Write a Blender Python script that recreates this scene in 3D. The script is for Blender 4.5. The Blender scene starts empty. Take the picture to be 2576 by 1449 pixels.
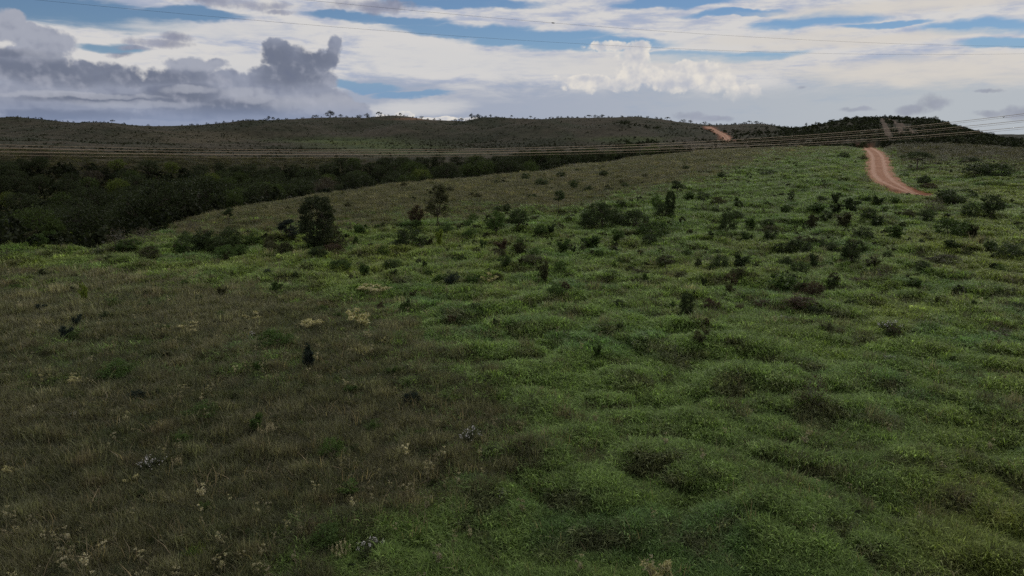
import bpy, math, random
import numpy as np
R = math.radians
sc = bpy.context.scene
COL = sc.collection

# ------------------------------------------------------------------ camera
CAM_H, PITCH, FPX = 12.0, R(12.42), 731.0          # metres, tilt down, focal length in 1024-wide pixels
cd = bpy.data.cameras.new('camera'); cam = bpy.data.objects.new('camera', cd); COL.objects.link(cam)
cam.location = (0, 0, CAM_H); cam.rotation_euler = (math.pi/2 - PITCH, 0, 0)
cd.sensor_width = 36.0; cd.lens = FPX/1024*36.0; cd.clip_start = 0.5; cd.clip_end = 12000
sc.camera = cam

# ------------------------------------------------------------------ render / exposure
sc.view_settings.view_transform = 'Standard'; sc.view_settings.look = 'None'
sc.view_settings.exposure = 0.0; sc.view_settings.gamma = 1.0; sc.view_settings.use_curve_mapping = False
sc.render.engine = 'CYCLES'
cy = sc.cycles
cy.max_bounces = 3; cy.diffuse_bounces = 2; cy.use_adaptive_sampling = True; cy.adaptive_threshold = .02; cy.glossy_bounces = 1; cy.transmission_bounces = 3; cy.transparent_max_bounces = 4
cy.use_denoising = False; cy.caustics_reflective = False; cy.caustics_refractive = False
sc.render.use_persistent_data = False

# ------------------------------------------------------------------ sun
SUN_EL, SUN_AZ = R(42), R(34)                        # azimuth clockwise from +Y (view direction)
sl = bpy.data.lights.new('sun', 'SUN'); sun = bpy.data.objects.new('sun', sl); COL.objects.link(sun)
sl.energy = 1.5; sl.angle = R(16); sl.color = (1.0, 0.95, 0.88)
sun.rotation_euler = (math.pi/2 - SUN_EL, 0, -SUN_AZ + math.pi)
sun.location = (60, 60, 80)

# ------------------------------------------------------------------ pixel helpers (measuring only)
cp, sp = math.cos(PITCH), math.sin(PITCH)
def pix_dir(px, py):
    cx = (np.asarray(px, float) - 512)/FPX; cyy = (288 - np.asarray(py, float))/FPX
    return cx, cp + cyy*sp, -sp + cyy*cp
def az_el(px, py):
    x, y, z = pix_dir(px, py)
    return np.arctan2(x, y), np.arctan2(z, np.hypot(x, y))
def project(x, y, z):
    d = y*cp - (z - CAM_H)*sp
    u = y*sp + (z - CAM_H)*cp
    d = np.where(np.abs(d) < 1e-3, 1e-3, d)
    return 512 + FPX*x/d, 288 - FPX*u/d, d

# ------------------------------------------------------------------ world: Nishita sky + procedural clouds
world = bpy.data.worlds.new('World'); sc.world = world; world.use_nodes = True
wt = world.node_tree; wt.nodes.clear()
SKY = 0.1
def lin(r, g, b, k=1.0):
    f = lambda v: ((v/255+.055)/1.055)**2.4 if v > 10 else v/255/12.92
    return (f(r)*k, f(g)*k, f(b)*k)
class G:
    """tiny expression builder for a node tree"""
    def __init__(s, t): s.t = t
    def n(s, typ, **kw):
        nd = s.t.nodes.new(typ)
        for k, v in kw.items(): setattr(nd, k, v)
        return nd
    def put(s, sock, v):
        if isinstance(v, bpy.types.NodeSocket): s.t.links.new(v, sock)
        elif isinstance(v, (tuple, list)) and len(v) == 3 and sock.type == 'RGBA': sock.default_value = (*v, 1)
        else: sock.default_value = v
    def m(s, op, a, b=None, c=None, clamp=False):
        nd = s.n('ShaderNodeMath', operation=op, use_clamp=clamp)
        for i, v in enumerate((a, b, c)):
            if v is not None: s.put(nd.inputs[i], v)
        return nd.outputs[0]
    def v(s, op, a, b=None, c=None):
        nd = s.n('ShaderNodeVectorMath', operation=op)
        for i, v in enumerate((a, b, c)):
            if v is not None: s.put(nd.inputs[i], v)
        return nd.outputs['Value'] if op in ('DOT_PRODUCT', 'LENGTH') else nd.outputs[0]
    def add(s, a, b): return s.m('ADD', a, b)
    def sub(s, a, b): return s.m('SUBTRACT', a, b)
    def mul(s, a, b): return s.m('MULTIPLY', a, b)
    def step(s, x, lo, hi, a=0.0, b=1.0):
        nd = s.n('ShaderNodeMapRange', interpolation_type='SMOOTHSTEP')
        s.put(nd.inputs[0], x)
        for i, q in zip((1, 2, 3, 4), (lo, hi, a, b)): nd.inputs[i].default_value = q
        return nd.outputs[0]
    def mix(s, f, a, b, blend='MIX'):
        nd = s.n('ShaderNodeMix', data_type='RGBA', blend_type=blend); nd.clamp_factor = True
        s.put(nd.inputs[0], f); s.put(nd.inputs[6], a); s.put(nd.inputs[7], b)
        return nd.outputs[2]
    def fbm(s, vec, scale, detail=6, rough=.55, dist=0.0, sc3=None, seed=0.0):
        k = sc3 or (1, 1, 1)
        vv = s.v('MULTIPLY_ADD', vec, tuple(scale*q for q in k), (seed, seed*1.7, -seed))
        nd = s.n('ShaderNodeTexNoise', noise_dimensions='3D')
        s.put(nd.inputs['Vector'], vv); nd.inputs['Scale'].default_value = 1.0
        nd.inputs['Detail'].default_value = detail; nd.inputs['Roughness'].default_value = rough
        nd.inputs['Distortion'].default_value = dist
        return nd
    def vor(s, vec, scale, detail=3, rough=.5, seed=0.0):
        vv = s.v('MULTIPLY_ADD', vec, (scale,)*3, (seed, seed*1.3, -seed))
        nd = s.n('ShaderNodeTexVoronoi', voronoi_dimensions='3D', feature='F1')
        s.put(nd.inputs['Vector'], vv); nd.inputs['Scale'].default_value = 1.0
        nd.inputs['Detail'].default_value = detail; nd.inputs['Roughness'].default_value = rough
        return nd.outputs['Distance']
g = G(wt)
tc = g.n('ShaderNodeTexCoord'); D = tc.outputs['Generated']
sep = g.n('ShaderNodeSeparateXYZ'); g.put(sep.inputs[0], D)
AZ = g.mul(g.m('ARCTAN2', sep.outputs[0], sep.outputs[1]), 57.29578)
EL = g.mul(g.m('ARCSINE', sep.outputs[2]), 57.29578)
NV = g.v('MULTIPLY', D, (57.3, 57.3, 57.3))                 # noise space, about one unit per degree
cmb = g.n('ShaderNodeCombineXYZ'); g.put(cmb.inputs[0], AZ); g.put(cmb.inputs[1], EL); P0 = cmb.outputs[0]
S1 = 1/2.5156                                                # 2576-wide photograph coordinates -> 1024
def A(xd, yd):
    a, e = az_el(xd*S1, yd*S1); return math.degrees(float(a)), math.degrees(float(e))
def field(P, ells):
    """1 inside -> 0 at the rim -> negative outside, for a union of ellipses (x, y, rx, ry) measured in the photograph"""
    best = None
    for (x, y, rx, ry) in ells:
        a, e = A(x, y); a1, _ = A(x+rx, y); a0, _ = A(x-rx, y); _, e1 = A(x, y-ry); _, e0 = A(x, y+ry)
        ia, ie = 2/(a1-a0), 2/(e1-e0)
        q = g.v('MULTIPLY_ADD', P, (ia, ie, 0), (-a*ia, -e*ie, 0))
        d = g.v('DOT_PRODUCT', q, q)
        best = d if best is None else g.m('MINIMUM', best, d)
    return g.sub(1.0, best)
def warp(amp, scale, seed, sx=1.0):
    nd = g.fbm(NV, scale, 5, .6, seed=seed, sc3=(sx, sx, 1))
    w = g.v('SUBTRACT', nd.outputs['Color'], (.5, .5, .5))
    return g.v('MULTIPLY_ADD', w, (amp*1.5, amp, 0), P0)
K = 1/SKY
sky = g.n('ShaderNodeTexSky', sky_type='NISHITA'); sky.sun_disc = False
sky.sun_elevation = SUN_EL; sky.sun_rotation = SUN_AZ
sky.air_density = 1.0; sky.dust_density = 0.0; sky.ozone_density = 4.0; sky.altitude = 1000
blue = g.mix(1.0, sky.outputs[0], (.50, .53, .57), 'MULTIPLY')
blue = g.mix(g.step(EL, 6.0, 2.0), blue, lin(126, 156, 188, K))
# --- high veil of cirrus / altostratus, streaks tilted down to the right
nveil = g.fbm(NV, .16, 8, .6, .6, (1, 1, 3.6), 3.1).outputs['Fac']
nveil2 = g.fbm(NV, .5, 8, .62, .3, (.6, .6, 3.2), 8.7).outputs['Fac']
nstr = g.fbm(NV, .9, 7, .65, .8, (.35, .35, 3.0), 13.0).outputs['Fac']
PW = warp(2.2, .22, 5.0, .5)
gaps = field(PW, [(1000, 50, 130, 12), (1160, 70, 170, 16), (1340, 88, 190, 17), (1500, 108, 190, 17), (1720, 138, 150, 17), (1880, 140, 130, 14),
                  (120, 22, 250, 40), (330, 50, 130, 30), (1700, 4, 170, 14), (1190, 6, 190, 13), (2040, 52, 150, 18), (2220, 66, 120, 9), (2460, 74, 170, 22), (2560, 112, 140, 14),
                  (920, 216, 90, 12), (1040, 234, 90, 8), (280, 118, 80, 14), (880, 38, 110, 12), (480, 36, 130, 14), (1850, 30, 120, 8)])
gapw = g.step(g.add(gaps, g.add(g.mul(g.sub(nstr, .5), 1.7), g.mul(g.sub(nveil2, .5), 1.4))), -1.0, .8)
cov = g.add(g.mul(g.sub(nveil, .5), 1.1), g.add(g.mul(g.sub(nveil2, .5), .6), g.mul(g.sub(nstr, .5), .35)))
va = g.step(g.sub(g.add(.95, cov), g.mul(gapw, 1.0)), .0, .95)
low = g.step(g.add(EL, g.mul(g.sub(nveil, .5), 3.5)), 2.0, 4.0)       # 0 = low hazy band, 1 = bright veil
warm = g.step(AZ, -6.0, 30.0)
veil_hi = g.mix(g.step(g.add(nveil, g.add(g.mul(g.sub(nveil2, .5), .9), g.mul(g.sub(nstr, .5), .35))), .28, .62), lin(172, 179, 198, K), lin(211, 209, 208, K))
veil_lo = g.mix(warm, lin(161, 169, 186, K), lin(180, 186, 192, K))
veil = g.mix(low, veil_lo, veil_hi)
sky1 = g.mix(va, blue, veil)
# warm bright sheets
sheet = field(PW, [(2330, 180, 420, 40), (1450, 170, 560, 40), (2150, 108, 380, 18), (2300, 14, 420, 22), (1950, 95, 240, 16), (1150, 150, 280, 40), (560, 75, 260, 24), (600, 190, 90, 60), (1050, 265, 150, 22)])
sky1 = g.mix(g.mul(g.step(g.add(sheet, g.add(g.mul(g.sub(nveil2, .5), 1.6), g.mul(g.sub(nstr, .5), .5))), -.5, 1.0), .8), sky1, g.mix(warm, lin(208, 207, 207, K), lin(212, 206, 198, K)))
# --- shared billow detail
relA = g.vor(NV, .42, 3, .5, 2.0)
NV2 = g.v('ADD', NV, (.30, -.1, .34))
relB = g.vor(NV2, .42, 3, .5, 2.0)
relief = g.sub(relA, relB)
fine = g.sub(g.fbm(NV, .9, 9, .62, .2, seed=4.0).outputs['Fac'], .5)
big = g.sub(g.fbm(NV, .25, 4, .5, .2, seed=44.0).outputs['Fac'], .5)
billow = g.sub(.52, g.vor(NV, .62, 3, .55, 6.0))
# --- bright cumulus with anvil
PB = warp(.5, .7, 11.0)
wf = field(PB, [(1545, 117, 100, 18), (1608, 118, 40, 22), (1590, 145, 58, 42), (1610, 185, 80, 42), (1530, 212, 150, 28), (1700, 203, 90, 40), (1750, 175, 110, 30),
                (1800, 207, 95, 36), (1865, 236, 62, 34), (1470, 200, 110, 16), (1010, 291, 36, 12), (968, 293, 28, 9), (1180, 298, 34, 7), (1100, 299, 60, 8), (1560, 297, 26, 5)])
wa = g.step(g.add(wf, g.add(g.mul(billow, .75), g.mul(fine, 1.0))), -.12, .30)
fade = g.step(g.add(EL, g.mul(fine, 1.6)), 1.6, 3.4)
smallc = g.step(AZ, 2.0, -2.0)
wa = g.mul(wa, g.m('MAXIMUM', fade, smallc))
wshade = g.step(g.add(g.mul(relief, .8), g.add(g.mul(wf, -.5), g.mul(fine, .9))), -.85, .02)
wcol = g.mix(wshade, lin(184, 187, 197, K), lin(228, 222, 213, K))
sky2 = g.mix(wa, sky1, wcol)
# --- soft grey scraps
edge = g.add(g.mul(billow, .8), g.mul(fine, .9))
soft = field(warp(.8, .5, 23.0), [(400, 108, 100, 17), (440, 92, 52, 20), (345, 122, 66, 9), (300, 138, 44, 10), (620, 12, 150, 15), (560, 4, 140, 12), (700, 30, 50, 9), (925, 16, 150, 24),
                               (2345, 258, 62, 26), (2300, 275, 60, 18), (2490, 226, 42, 7), (2576, 285, 80, 28), (2480, 288, 60, 12), (1735, 292, 50, 14), (1790, 297, 70, 10), (2160, 275, 60, 8),
                               (655, 232, 28, 9), (2015, 218, 22, 7)])
sa = g.mul(g.step(g.add(soft, g.add(g.mul(billow, .5), g.mul(fine, 1.9))), -.25, .85), g.step(AZ, -8.0, 8.0, .88, .6))
sky3 = g.mix(sa, sky2, g.mix(g.step(g.add(fine, big), -.25, .25), lin(122, 126, 146, K), lin(150, 154, 172, K)))
# --- big grey cumulus bank on the left
PD = warp(.9, .4, 17.0)
df = field(PD, [(10, 66, 95, 54), (60, 85, 70, 50), (110, 110, 100, 56), (20, 170, 260, 60), (230, 200, 220, 55), (150, 255, 360, 80), (450, 240, 260, 80), (490, 170, 100, 34),
                (540, 160, 50, 20), (540, 215, 120, 55), (640, 265, 230, 70), (725, 145, 84, 54), (690, 190, 84, 44), (775, 165, 84, 55), (838, 132, 27, 50), (815, 150, 42, 36), (790, 200, 80, 44), (735, 210, 110, 34),
                (200, 300, 420, 40), (620, 300, 330, 40), (240, 228, 430, 66), (610, 238, 280, 66), (790, 255, 115, 65), (870, 285, 75, 36), (470, 205, 160, 50), (640, 225, 70, 30), (700, 110, 50, 22)])
da = g.step(g.add(df, g.mul(edge, .68)), -.12, .28)
dark = field(warp(1.6, .3, 29.0, .5), [(100, 168, 260, 24), (320, 192, 190, 20), (40, 135, 100, 10), (470, 240, 80, 26), (600, 270, 120, 20), (130, 290, 190, 12), (740, 175, 80, 40), (700, 140, 55, 25), (250, 245, 140, 10), (800, 140, 50, 30)])
dk = g.step(g.add(dark, g.add(g.mul(fine, .9), g.add(g.mul(big, 1.2), g.mul(g.sub(nveil2, .5), 1.2)))), -1.8, 1.2)
lightc = field(PD, [(40, 66, 150, 56), (130, 104, 110, 44), (640, 245, 50, 14), (200, 240, 200, 7), (480, 225, 60, 10), (500, 162, 110, 16), (350, 262, 150, 9), (400, 310, 330, 8), (810, 265, 120, 26), (880, 285, 80, 16), (620, 232, 60, 12)])
lc = g.step(g.add(lightc, g.add(g.mul(fine, 1.6), g.mul(big, 1.0))), -.8, .7)
dcol = g.mix(dk, lin(145, 151, 168, K), lin(112, 119, 137, K))
dcol = g.mix(g.mul(lc, .6), dcol, lin(172, 175, 186, K))
rr_ = g.add(relief, g.mul(fine, .5))
dcol = g.mix(g.mul(g.step(rr_, .0, .55), .42), dcol, lin(104, 112, 136, K))
dcol = g.mix(g.mul(g.step(rr_, 0.0, -.55), .45), dcol, lin(180, 182, 194, K))
hz = g.step(EL, 2.0, .2)
dcol = g.mix(g.mul(hz, .6), dcol, lin(130, 145, 175, K))
sky3 = g.mix(da, sky3, dcol)
# overhead and behind: the same broken overcast carries on
ov = g.fbm(NV, .05, 5, .55, .5, seed=31.0).outputs['Fac']
over = g.mix(g.step(ov, .34, .66), lin(132, 137, 154, K), lin(200, 200, 204, K))
away = g.m('MAXIMUM', g.step(g.add(EL, g.mul(g.sub(ov, .5), 4)), 10.5, 16.0), g.step(g.m('ABSOLUTE', AZ), 42.0, 52.0))
bg = g.n('ShaderNodeBackground'); g.put(bg.inputs[0], sky3); bg.inputs[1].default_value = SKY
bg2 = g.n('ShaderNodeBackground'); g.put(bg2.inputs[0], over); bg2.inputs[1].default_value = SKY
wm = g.n('ShaderNodeMixShader'); g.put(wm.inputs[0], away); wt.links.new(bg.outputs[0], wm.inputs[1]); wt.links.new(bg2.outputs[0], wm.inputs[2])
wo = g.n('ShaderNodeOutputWorld'); wt.links.new(wm.outputs[0], wo.inputs[0])
world.cycles.sampling_method = 'MANUAL'; world.cycles.sample_map_resolution = 512

# ------------------------------------------------------------------ numpy noise
def _hash(ix, iy, seed):
    h = (ix.astype(np.int64)*374761393 + iy.astype(np.int64)*668265263 + seed*974634777) & 0x7fffffff
    h = ((h ^ (h >> 13))*1274126177) & 0x7fffffff
    return ((h ^ (h >> 16)) & 0xffff)/65535.0
def perlin(x, y, seed=0):
    x = np.asarray(x, float); y = np.asarray(y, float)
    ix, iy = np.floor(x), np.floor(y); fx, fy = x-ix, y-iy
    u, v = fx*fx*fx*(fx*(fx*6-15)+10), fy*fy*fy*(fy*(fy*6-15)+10)
    def gr(a, b):
        t = _hash(ix+a, iy+b, seed)*2*math.pi
        return np.cos(t)*(fx-a) + np.sin(t)*(fy-b)
    return ((gr(0, 0)*(1-u)+gr(1, 0)*u)*(1-v) + (gr(0, 1)*(1-u)+gr(1, 1)*u)*v)*1.45
def fbm2(x, y, seed=0, o=4, gain=.5):
    s = 0; a = 1; t = 0
    for i in range(o):
        s = s + a*perlin(x*2**i, y*2**i, seed+i*17); t += a; a *= gain
    return s/t
def sstep(x, a, b):
    t = np.clip((x-a)/(b-a), 0, 1); return t*t*(3-2*t)
def pchip(xk, yk, x):
    xk = np.asarray(xk, float); yk = np.asarray(yk, float)
    h = np.diff(xk); d = np.diff(yk)/h; n = len(xk); m = np.zeros(n)
    for i in range(1, n-1):
        if d[i-1]*d[i] > 0:
            w1, w2 = 2*h[i]+h[i-1], h[i]+2*h[i-1]; m[i] = (w1+w2)/(w1/d[i-1]+w2/d[i])
    m[0], m[-1] = d[0], d[-1]
    i = np.clip(np.searchsorted(xk, x)-1, 0, n-2); t = np.clip((x-xk[i])/h[i], 0, 1)
    return ((1+2*t)*(1-t)**2*yk[i] + t*(1-t)**2*h[i]*m[i] + t*t*(3-2*t)*yk[i+1] + t*t*(t-1)*h[i]*m[i+1])

# ------------------------------------------------------------------ terrain heights
# surveyed profiles: column px, then (distance, 'y' photo row | 'z' height)
def prof(*a): return a
COLS = [
 (-420, prof((84,'z',0),(112,'z',-4),(185,'z',-9),(262,'z',-6),(340,'z',2),(600,'z',6),(1000,'z',20),(1400,'z',5),(3500,'z',-60))),
 (0,    prof((84,'z',.1),(110,'z',-4),(185,'z',-10),(255,'z',-7),(330,'y',149),(600,'y',135),(1000,'y',120.5),(1400,'z',4),(3500,'z',-60))),
 (80,   prof((80,'z',.1),(106,'z',-4),(182,'z',-10),(258,'z',-8),(330,'y',151),(600,'y',137),(1000,'y',124.2),(1400,'z',2),(3500,'z',-60))),
 (170,  prof((70,'z',.1),(95,'z',0),(170,'z',-9),(260,'z',-9),(330,'y',155),(600,'y',139),(1050,'y',127.4),(1400,'z',-2),(2500,'z',6),(3500,'z',-60))),
 (205,  prof((66,'z',.1),(106,'z',0),(165,'z',-8),(262,'z',-9),(330,'y',157),(600,'y',138.5),(1000,'y',126.3),(1400,'z',0),(3500,'z',-60))),
 (270,  prof((66,'z',.2),(118,'z',.1),(170,'z',-7),(268,'z',-9),(335,'y',156),(500,'y',144),(680,'y',133),(930,'y',121.8),(1400,'z',0),(3500,'z',-60))),
 (338,  prof((66,'z',.2),(130,'y',195),(180,'z',-7),(275,'z',-8),(340,'y',155),(480,'y',145),(650,'y',135),(880,'y',119),(1300,'z',0),(3500,'z',-60))),
 (398,  prof((66,'z',.2),(146,'y',186),(190,'z',-6),(285,'z',-6),(400,'y',148),(500,'y',143.5),(620,'y',131),(760,'y',117.6),(1200,'z',0),(3500,'z',-60))),
 (440,  prof((66,'z',.2),(158,'y',182),(200,'z',-5),(295,'z',-5),(400,'y',148),(500,'y',144),(620,'y',133),(800,'y',122),(1200,'z',0),(3500,'z',-60))),
 (517,  prof((66,'z',.2),(178,'y',175),(220,'z',-4),(305,'z',-4),(400,'y',149),(460,'y',146),(600,'y',130),(740,'y',119.6),(1200,'z',0),(3500,'z',-60))),
 (580,  prof((66,'z',.2),(215,'y',165.5),(260,'z',-3),(325,'z',-3),(400,'y',147),(460,'y',144.5),(600,'y',129),(720,'y',119),(1200,'z',0),(3500,'z',-60))),
 (636,  prof((66,'z',.2),(255,'y',158),(300,'z',-2),(350,'z',-2),(440,'y',143.5),(580,'y',129),(700,'y',118.2),(1100,'z',0),(3500,'z',-60))),
 (715,  prof((66,'z',.2),(288,'y',150.6),(330,'z',0),(365,'z',0),(445,'y',142),(530,'y',134),(630,'y',126),(1000,'z',0),(3500,'z',-60))),
 (755,  prof((66,'z',.2),(292,'y',149.2),(335,'z',1),(365,'z',1.5),(420,'y',142),(520,'y',132),(610,'y',125.3),(1000,'z',0),(3500,'z',-60))),
 (795,  prof((66,'z',.2),(295,'y',148),(335,'z',1.5),(360,'z',2),(400,'y',141),(500,'y',132),(590,'y',129),(900,'z',2),(3500,'z',-60))),
 (830,  prof((66,'z',.2),(298,'y',147.3),(330,'z',2.5),(370,'y',141),(450,'y',130),(540,'y',123.5),(800,'z',2),(3500,'z',-60))),
 (866,  prof((66,'z',.2),(130,'z',.5),(300,'y',147.2),(328,'z',3.3),(370,'y',140),(450,'y',126),(530,'y',119.2),(800,'z',2),(3500,'z',-60))),
 (892,  prof((66,'z',.2),(130,'z',.3),(220,'y',162),(290,'y',150),(370,'y',139),(450,'y',124.5),(520,'y',118),(800,'z',2),(3500,'z',-60))),
 (926,  prof((66,'z',.2),(135,'z',.2),(220,'y',161.5),(285,'y',150),(370,'y',138),(450,'y',125),(520,'y',119.8),(800,'z',2),(3500,'z',-60))),
 (960,  prof((66,'z',.2),(140,'z',.2),(220,'y',161),(280,'y',150),(370,'y',141),(440,'y',132),(500,'y',129.5),(800,'z',0),(3500,'z',-60))),
 (1024, prof((66,'z',.2),(140,'z',.2),(210,'y',161),(280,'y',151),(350,'y',148),(420,'y',144),(800,'z',-6),(3500,'z',-60))),
 (1450, prof((66,'z',.2),(140,'z',.2),(210,'z',.8),(300,'z',2),(420,'z',5),(800,'z',-4),(3500,'z',-60))),
]
RT = np.exp(np.linspace(math.log(6), math.log(3600), 900))
_az, _tab = [], []
for px, pr in COLS:
    a = float(az_el(px, 140)[0]); rk, zk = [4, 30], [0, 0]
    for (r, k, v) in pr:
        if k == 'y':
            c = (288-v)/FPX; Y, Z = cp + c*sp, -sp + c*cp
            v = CAM_H + r*Z*math.cos(a)/Y
        rk.append(r); zk.append(v)
    _az.append(a); _tab.append(pchip(rk, zk, RT))
_tab = np.array(_tab); _az = np.array(_az)
AZT = np.linspace(_az[0], _az[-1], 700)
TAB = np.empty((700, len(RT)))
for j in range(len(RT)): TAB[:, j] = pchip(_az, _tab[:, j], AZT)
def base_z(x, y):
    r = np.clip(np.hypot(x, y), 6.01, 3599); a = np.arctan2(x, y)
    out = sstep(np.abs(a), AZT[-1]*.98, AZT[-1]*1.5)
    a = np.clip(a, AZT[0], AZT[-1]-1e-6)
    fa = (a-AZT[0])/(AZT[1]-AZT[0]); ia = np.minimum(fa.astype(int), 698); fa = fa-ia
    fr = (np.log(r)-math.log(6))/(math.log(3600)-math.log(6))*899; ir = np.minimum(fr.astype(int), 898); fr = fr-ir
    z = (TAB[ia, ir]*(1-fr)+TAB[ia, ir+1]*fr)*(1-fa) + (TAB[ia+1, ir]*(1-fr)+TAB[ia+1, ir+1]*fr)*fa
    return z*(1-out) + out*(-2.0 - 50*sstep(r, 900, 3500))
def interp(x, xs, ys): return np.interp(x, xs, ys)
def masks(x, y, z):
    """land-cover weights at world points: green pasture, bare red earth, dark brush"""
    px, py, d = project(x, y, z); X, Y = px/S1, py/S1
    r = np.hypot(x, y); front = d > 1
    n1 = fbm2(x/14, y/14, 5, 4); n2 = fbm2(x/45, y/45, 9, 3); n3 = fbm2(x/4, y/4, 15, 3); n4 = fbm2(x/1.6, y/1.6, 16, 2)
    yw = np.clip((Y-640)/500, .35, 1)
    wob = 210*n1 + 150*n3 + 90*n4
    xb = interp(Y, [560, 640, 660, 690, 760, 830, 900, 1000, 1100, 1200, 1300, 1449], [-4000, -4000, -200, 300, 830, 1000, 1090, 1140, 1290, 1330, 1010, 880])
    g1 = sstep(X + wob*yw - xb, -250, 190)*.93 + .42*sstep(n1 - .5*n3, .02, .45)
    yb = interp(X, [-500, 0, 700, 850, 1000, 1400, 1650, 1800, 1900, 2000, 2150, 2200, 2290, 3200], [600, 600, 600, 582, 566, 545, 498, 455, 418, 398, 376, 380, 428, 440])
    kk = np.clip((Y-330)/200, .2, 1.2)
    g2 = sstep(Y + (42*n1 + 26*n3 + 10*n4)*kk - yb, -44, 24)
    green = np.where(Y > 600, g1, g2)
    far = r > 330
    f1 = np.exp(-(((X-960)/170)**2 + ((Y-368)/18)**2)) + np.exp(-(((X-1570)/110)**2 + ((Y-352)/9)**2)) + .8*np.exp(-(((X-830)/150)**2 + ((Y-352)/8)**2)) \
        + .5*np.exp(-(((X-1100)/150)**2 + ((Y-385)/7)**2)) + .5*np.exp(-(((X-2060)/90)**2 + ((Y-345)/8)**2))
    gf = np.clip(f1*1.2 + .2*n2 + .2*n1 - .16, 0, 1)
    green = np.where(far, gf, green)
    green = np.where(front, green, .5 + .5*n2)
    dome = sstep(X + 60*n1, 1800, 2060)*sstep(-X - 60*n1, -2560, -2400)*sstep(Y + 12*n1, 372, 345)*(r > 330)
    gul = sstep(-(.5-np.abs(fbm2(x/95, y/95, 61, 3))) + .25*fbm2(x/40, y/40, 66, 3), -.36, -.08)*far
    brush = np.maximum(dome*.9, .75*gul)
    brush = np.maximum(brush, far*np.clip(np.exp(-(((X-1290)/260)**2 + ((Y-362)/12)**2)) + np.exp(-(((X-1950)/200)**2 + ((Y-357)/10)**2)) + np.exp(-(((X-680-(Y-330)*-3)/150)**2 + ((Y-328)/17)**2)) + .8*np.exp(-(((X-240)/190)**2 + ((Y-340)/12)**2)) + .7*np.exp(-(((X-1330)/120)**2 + ((Y-322)/9)**2)) + .7*np.exp(-(((X-1660)/90)**2 + ((Y-318)/8)**2))
              + .8*np.exp(-(((X-1080)/140)**2 + ((Y-345)/14)**2)) + .7*np.exp(-(((X-2400)/260)**2 + ((Y-345)/22)**2)), 0, 1))
    brush = np.maximum(brush, .85*sstep(X, 2215, 2280)*sstep(-Y - 14*n1 - 8*n3, -432, -405))
    brush = np.maximum(brush, np.clip(spurs(x, y, 5)*1.3, 0, .9))
    red = np.exp(-(((X-1040)/50)**2 + ((Y-299)/2.5)**2))*(r > 600)*.45
    return dict(g=np.clip(green, 0, 1), brush=np.clip(brush*(.75+.6*n1), 0, 1), red=red, n1=n1, n2=n2, n3=n3, X=X, Y=Y, r=r)
SPURS = [(250, 640, 62, 70, 7.5, .7), (420, 600, 50, 60, 5.0, .2), (540, 560, 45, 60, 6.0, .1), (622, 540, 34, 50, 4.5, .5), (100, 560, 70, 80, 6.5, .3), (690, 505, 26, 40, 2.5, .2), (20, 700, 60, 80, 6.0, .6), (335, 700, 45, 60, 5.0, .5), (480, 655, 40, 50, 4.0, .6)]
SPURS = [(float(az_el(p, 135)[0]), r, dp/FPX, dr, h, b) for p, r, dp, dr, h, b in SPURS]
def spurs(x, y, k=4):
    r = np.hypot(x, y); a = np.arctan2(x, y); out = np.zeros(np.shape(x))
    far_ = r > 350
    if not np.any(far_): return out
    rr = r[far_] + 25*fbm2(x[far_]/80, y[far_]/80, 83, 2); aa = a[far_] + .02*fbm2(x[far_]/60, y[far_]/60, 81, 2); o2 = 0
    for q in SPURS: o2 = o2 + (1.5 if k == 4 else 1)*q[k]*np.exp(-((aa-q[0])/q[2])**2 - ((rr-q[1])/(q[3]*.8))**2)
    out[far_] = o2
    return out
def mound(x, y):
    wx, wy = x + 1.6*fbm2(x/5, y/5, 71, 2), y + 1.6*fbm2(x/5, y/5, 73, 2)
    a = np.abs(perlin(wx/5.2, wy/4.4, 41)); b = np.abs(perlin(wx/2.3, wy/2.1, 43)); c = fbm2(x/11, y/11, 47, 2)
    d_ = np.abs(perlin(x/1.05, y/1.0, 49))
    return 1.15*np.minimum(a, .7) + .56*np.minimum(b, .6) + .26*np.minimum(d_, .6) + .45*c - .5
def height(x, y):
    x = np.asarray(x, float); y = np.asarray(y, float)
    z0 = base_z(x, y); r = np.hypot(x, y)
    M = masks(x, y, z0)
    near = sstep(r, 8, 16)*(1-sstep(r, 150, 330))
    m = mound(x, y)
    z = z0 + near*(M['g']*(.25 + m*.95) + (1-M['g'])*(.10*m + .10*M['n3']))
    f = sstep(r, 180, 420)
    z = z + spurs(x, y)
    z = z + f*((.5-np.abs(fbm2(x/95, y/95, 61, 3)))*5.5*np.clip(r/700, .25, 1.2) - 1.2 + fbm2(x/16, y/16, 63, 3)*.5)
    return z
def road_flat(x, y, z):          # the grader's cut: terrain levelled along the road lines
    for (pts, hw) in ROADS:
        dmin = np.full(x.shape, 1e9); zr = np.zeros(x.shape)
        lo = pts[:, :2].min(0)-20; hi = pts[:, :2].max(0)+20
        sel = (x > lo[0]) & (x < hi[0]) & (y > lo[1]) & (y < hi[1])
        if not sel.any(): continue
        xs, ys = x[sel], y[sel]; dm = np.full(xs.shape, 1e9); zz = np.zeros(xs.shape)
        for i in range(len(pts)-1):
            a, b = pts[i], pts[i+1]; ab = b-a; L2 = ab[0]**2+ab[1]**2
            t = np.clip(((xs-a[0])*ab[0]+(ys-a[1])*ab[1])/L2, 0, 1)
            dd = np.hypot(xs-a[0]-t*ab[0], ys-a[1]-t*ab[1]); w = dd < dm
            dm = np.where(w, dd, dm); zz = np.where(w, a[2]+t*ab[2], zz)
        k = 1-sstep(dm, hw+.6, hw+4.5)
        z = z.copy(); z[sel] = z[sel]*(1-k) + (zz-.10)*k
    return z
ROADS = []
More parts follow.
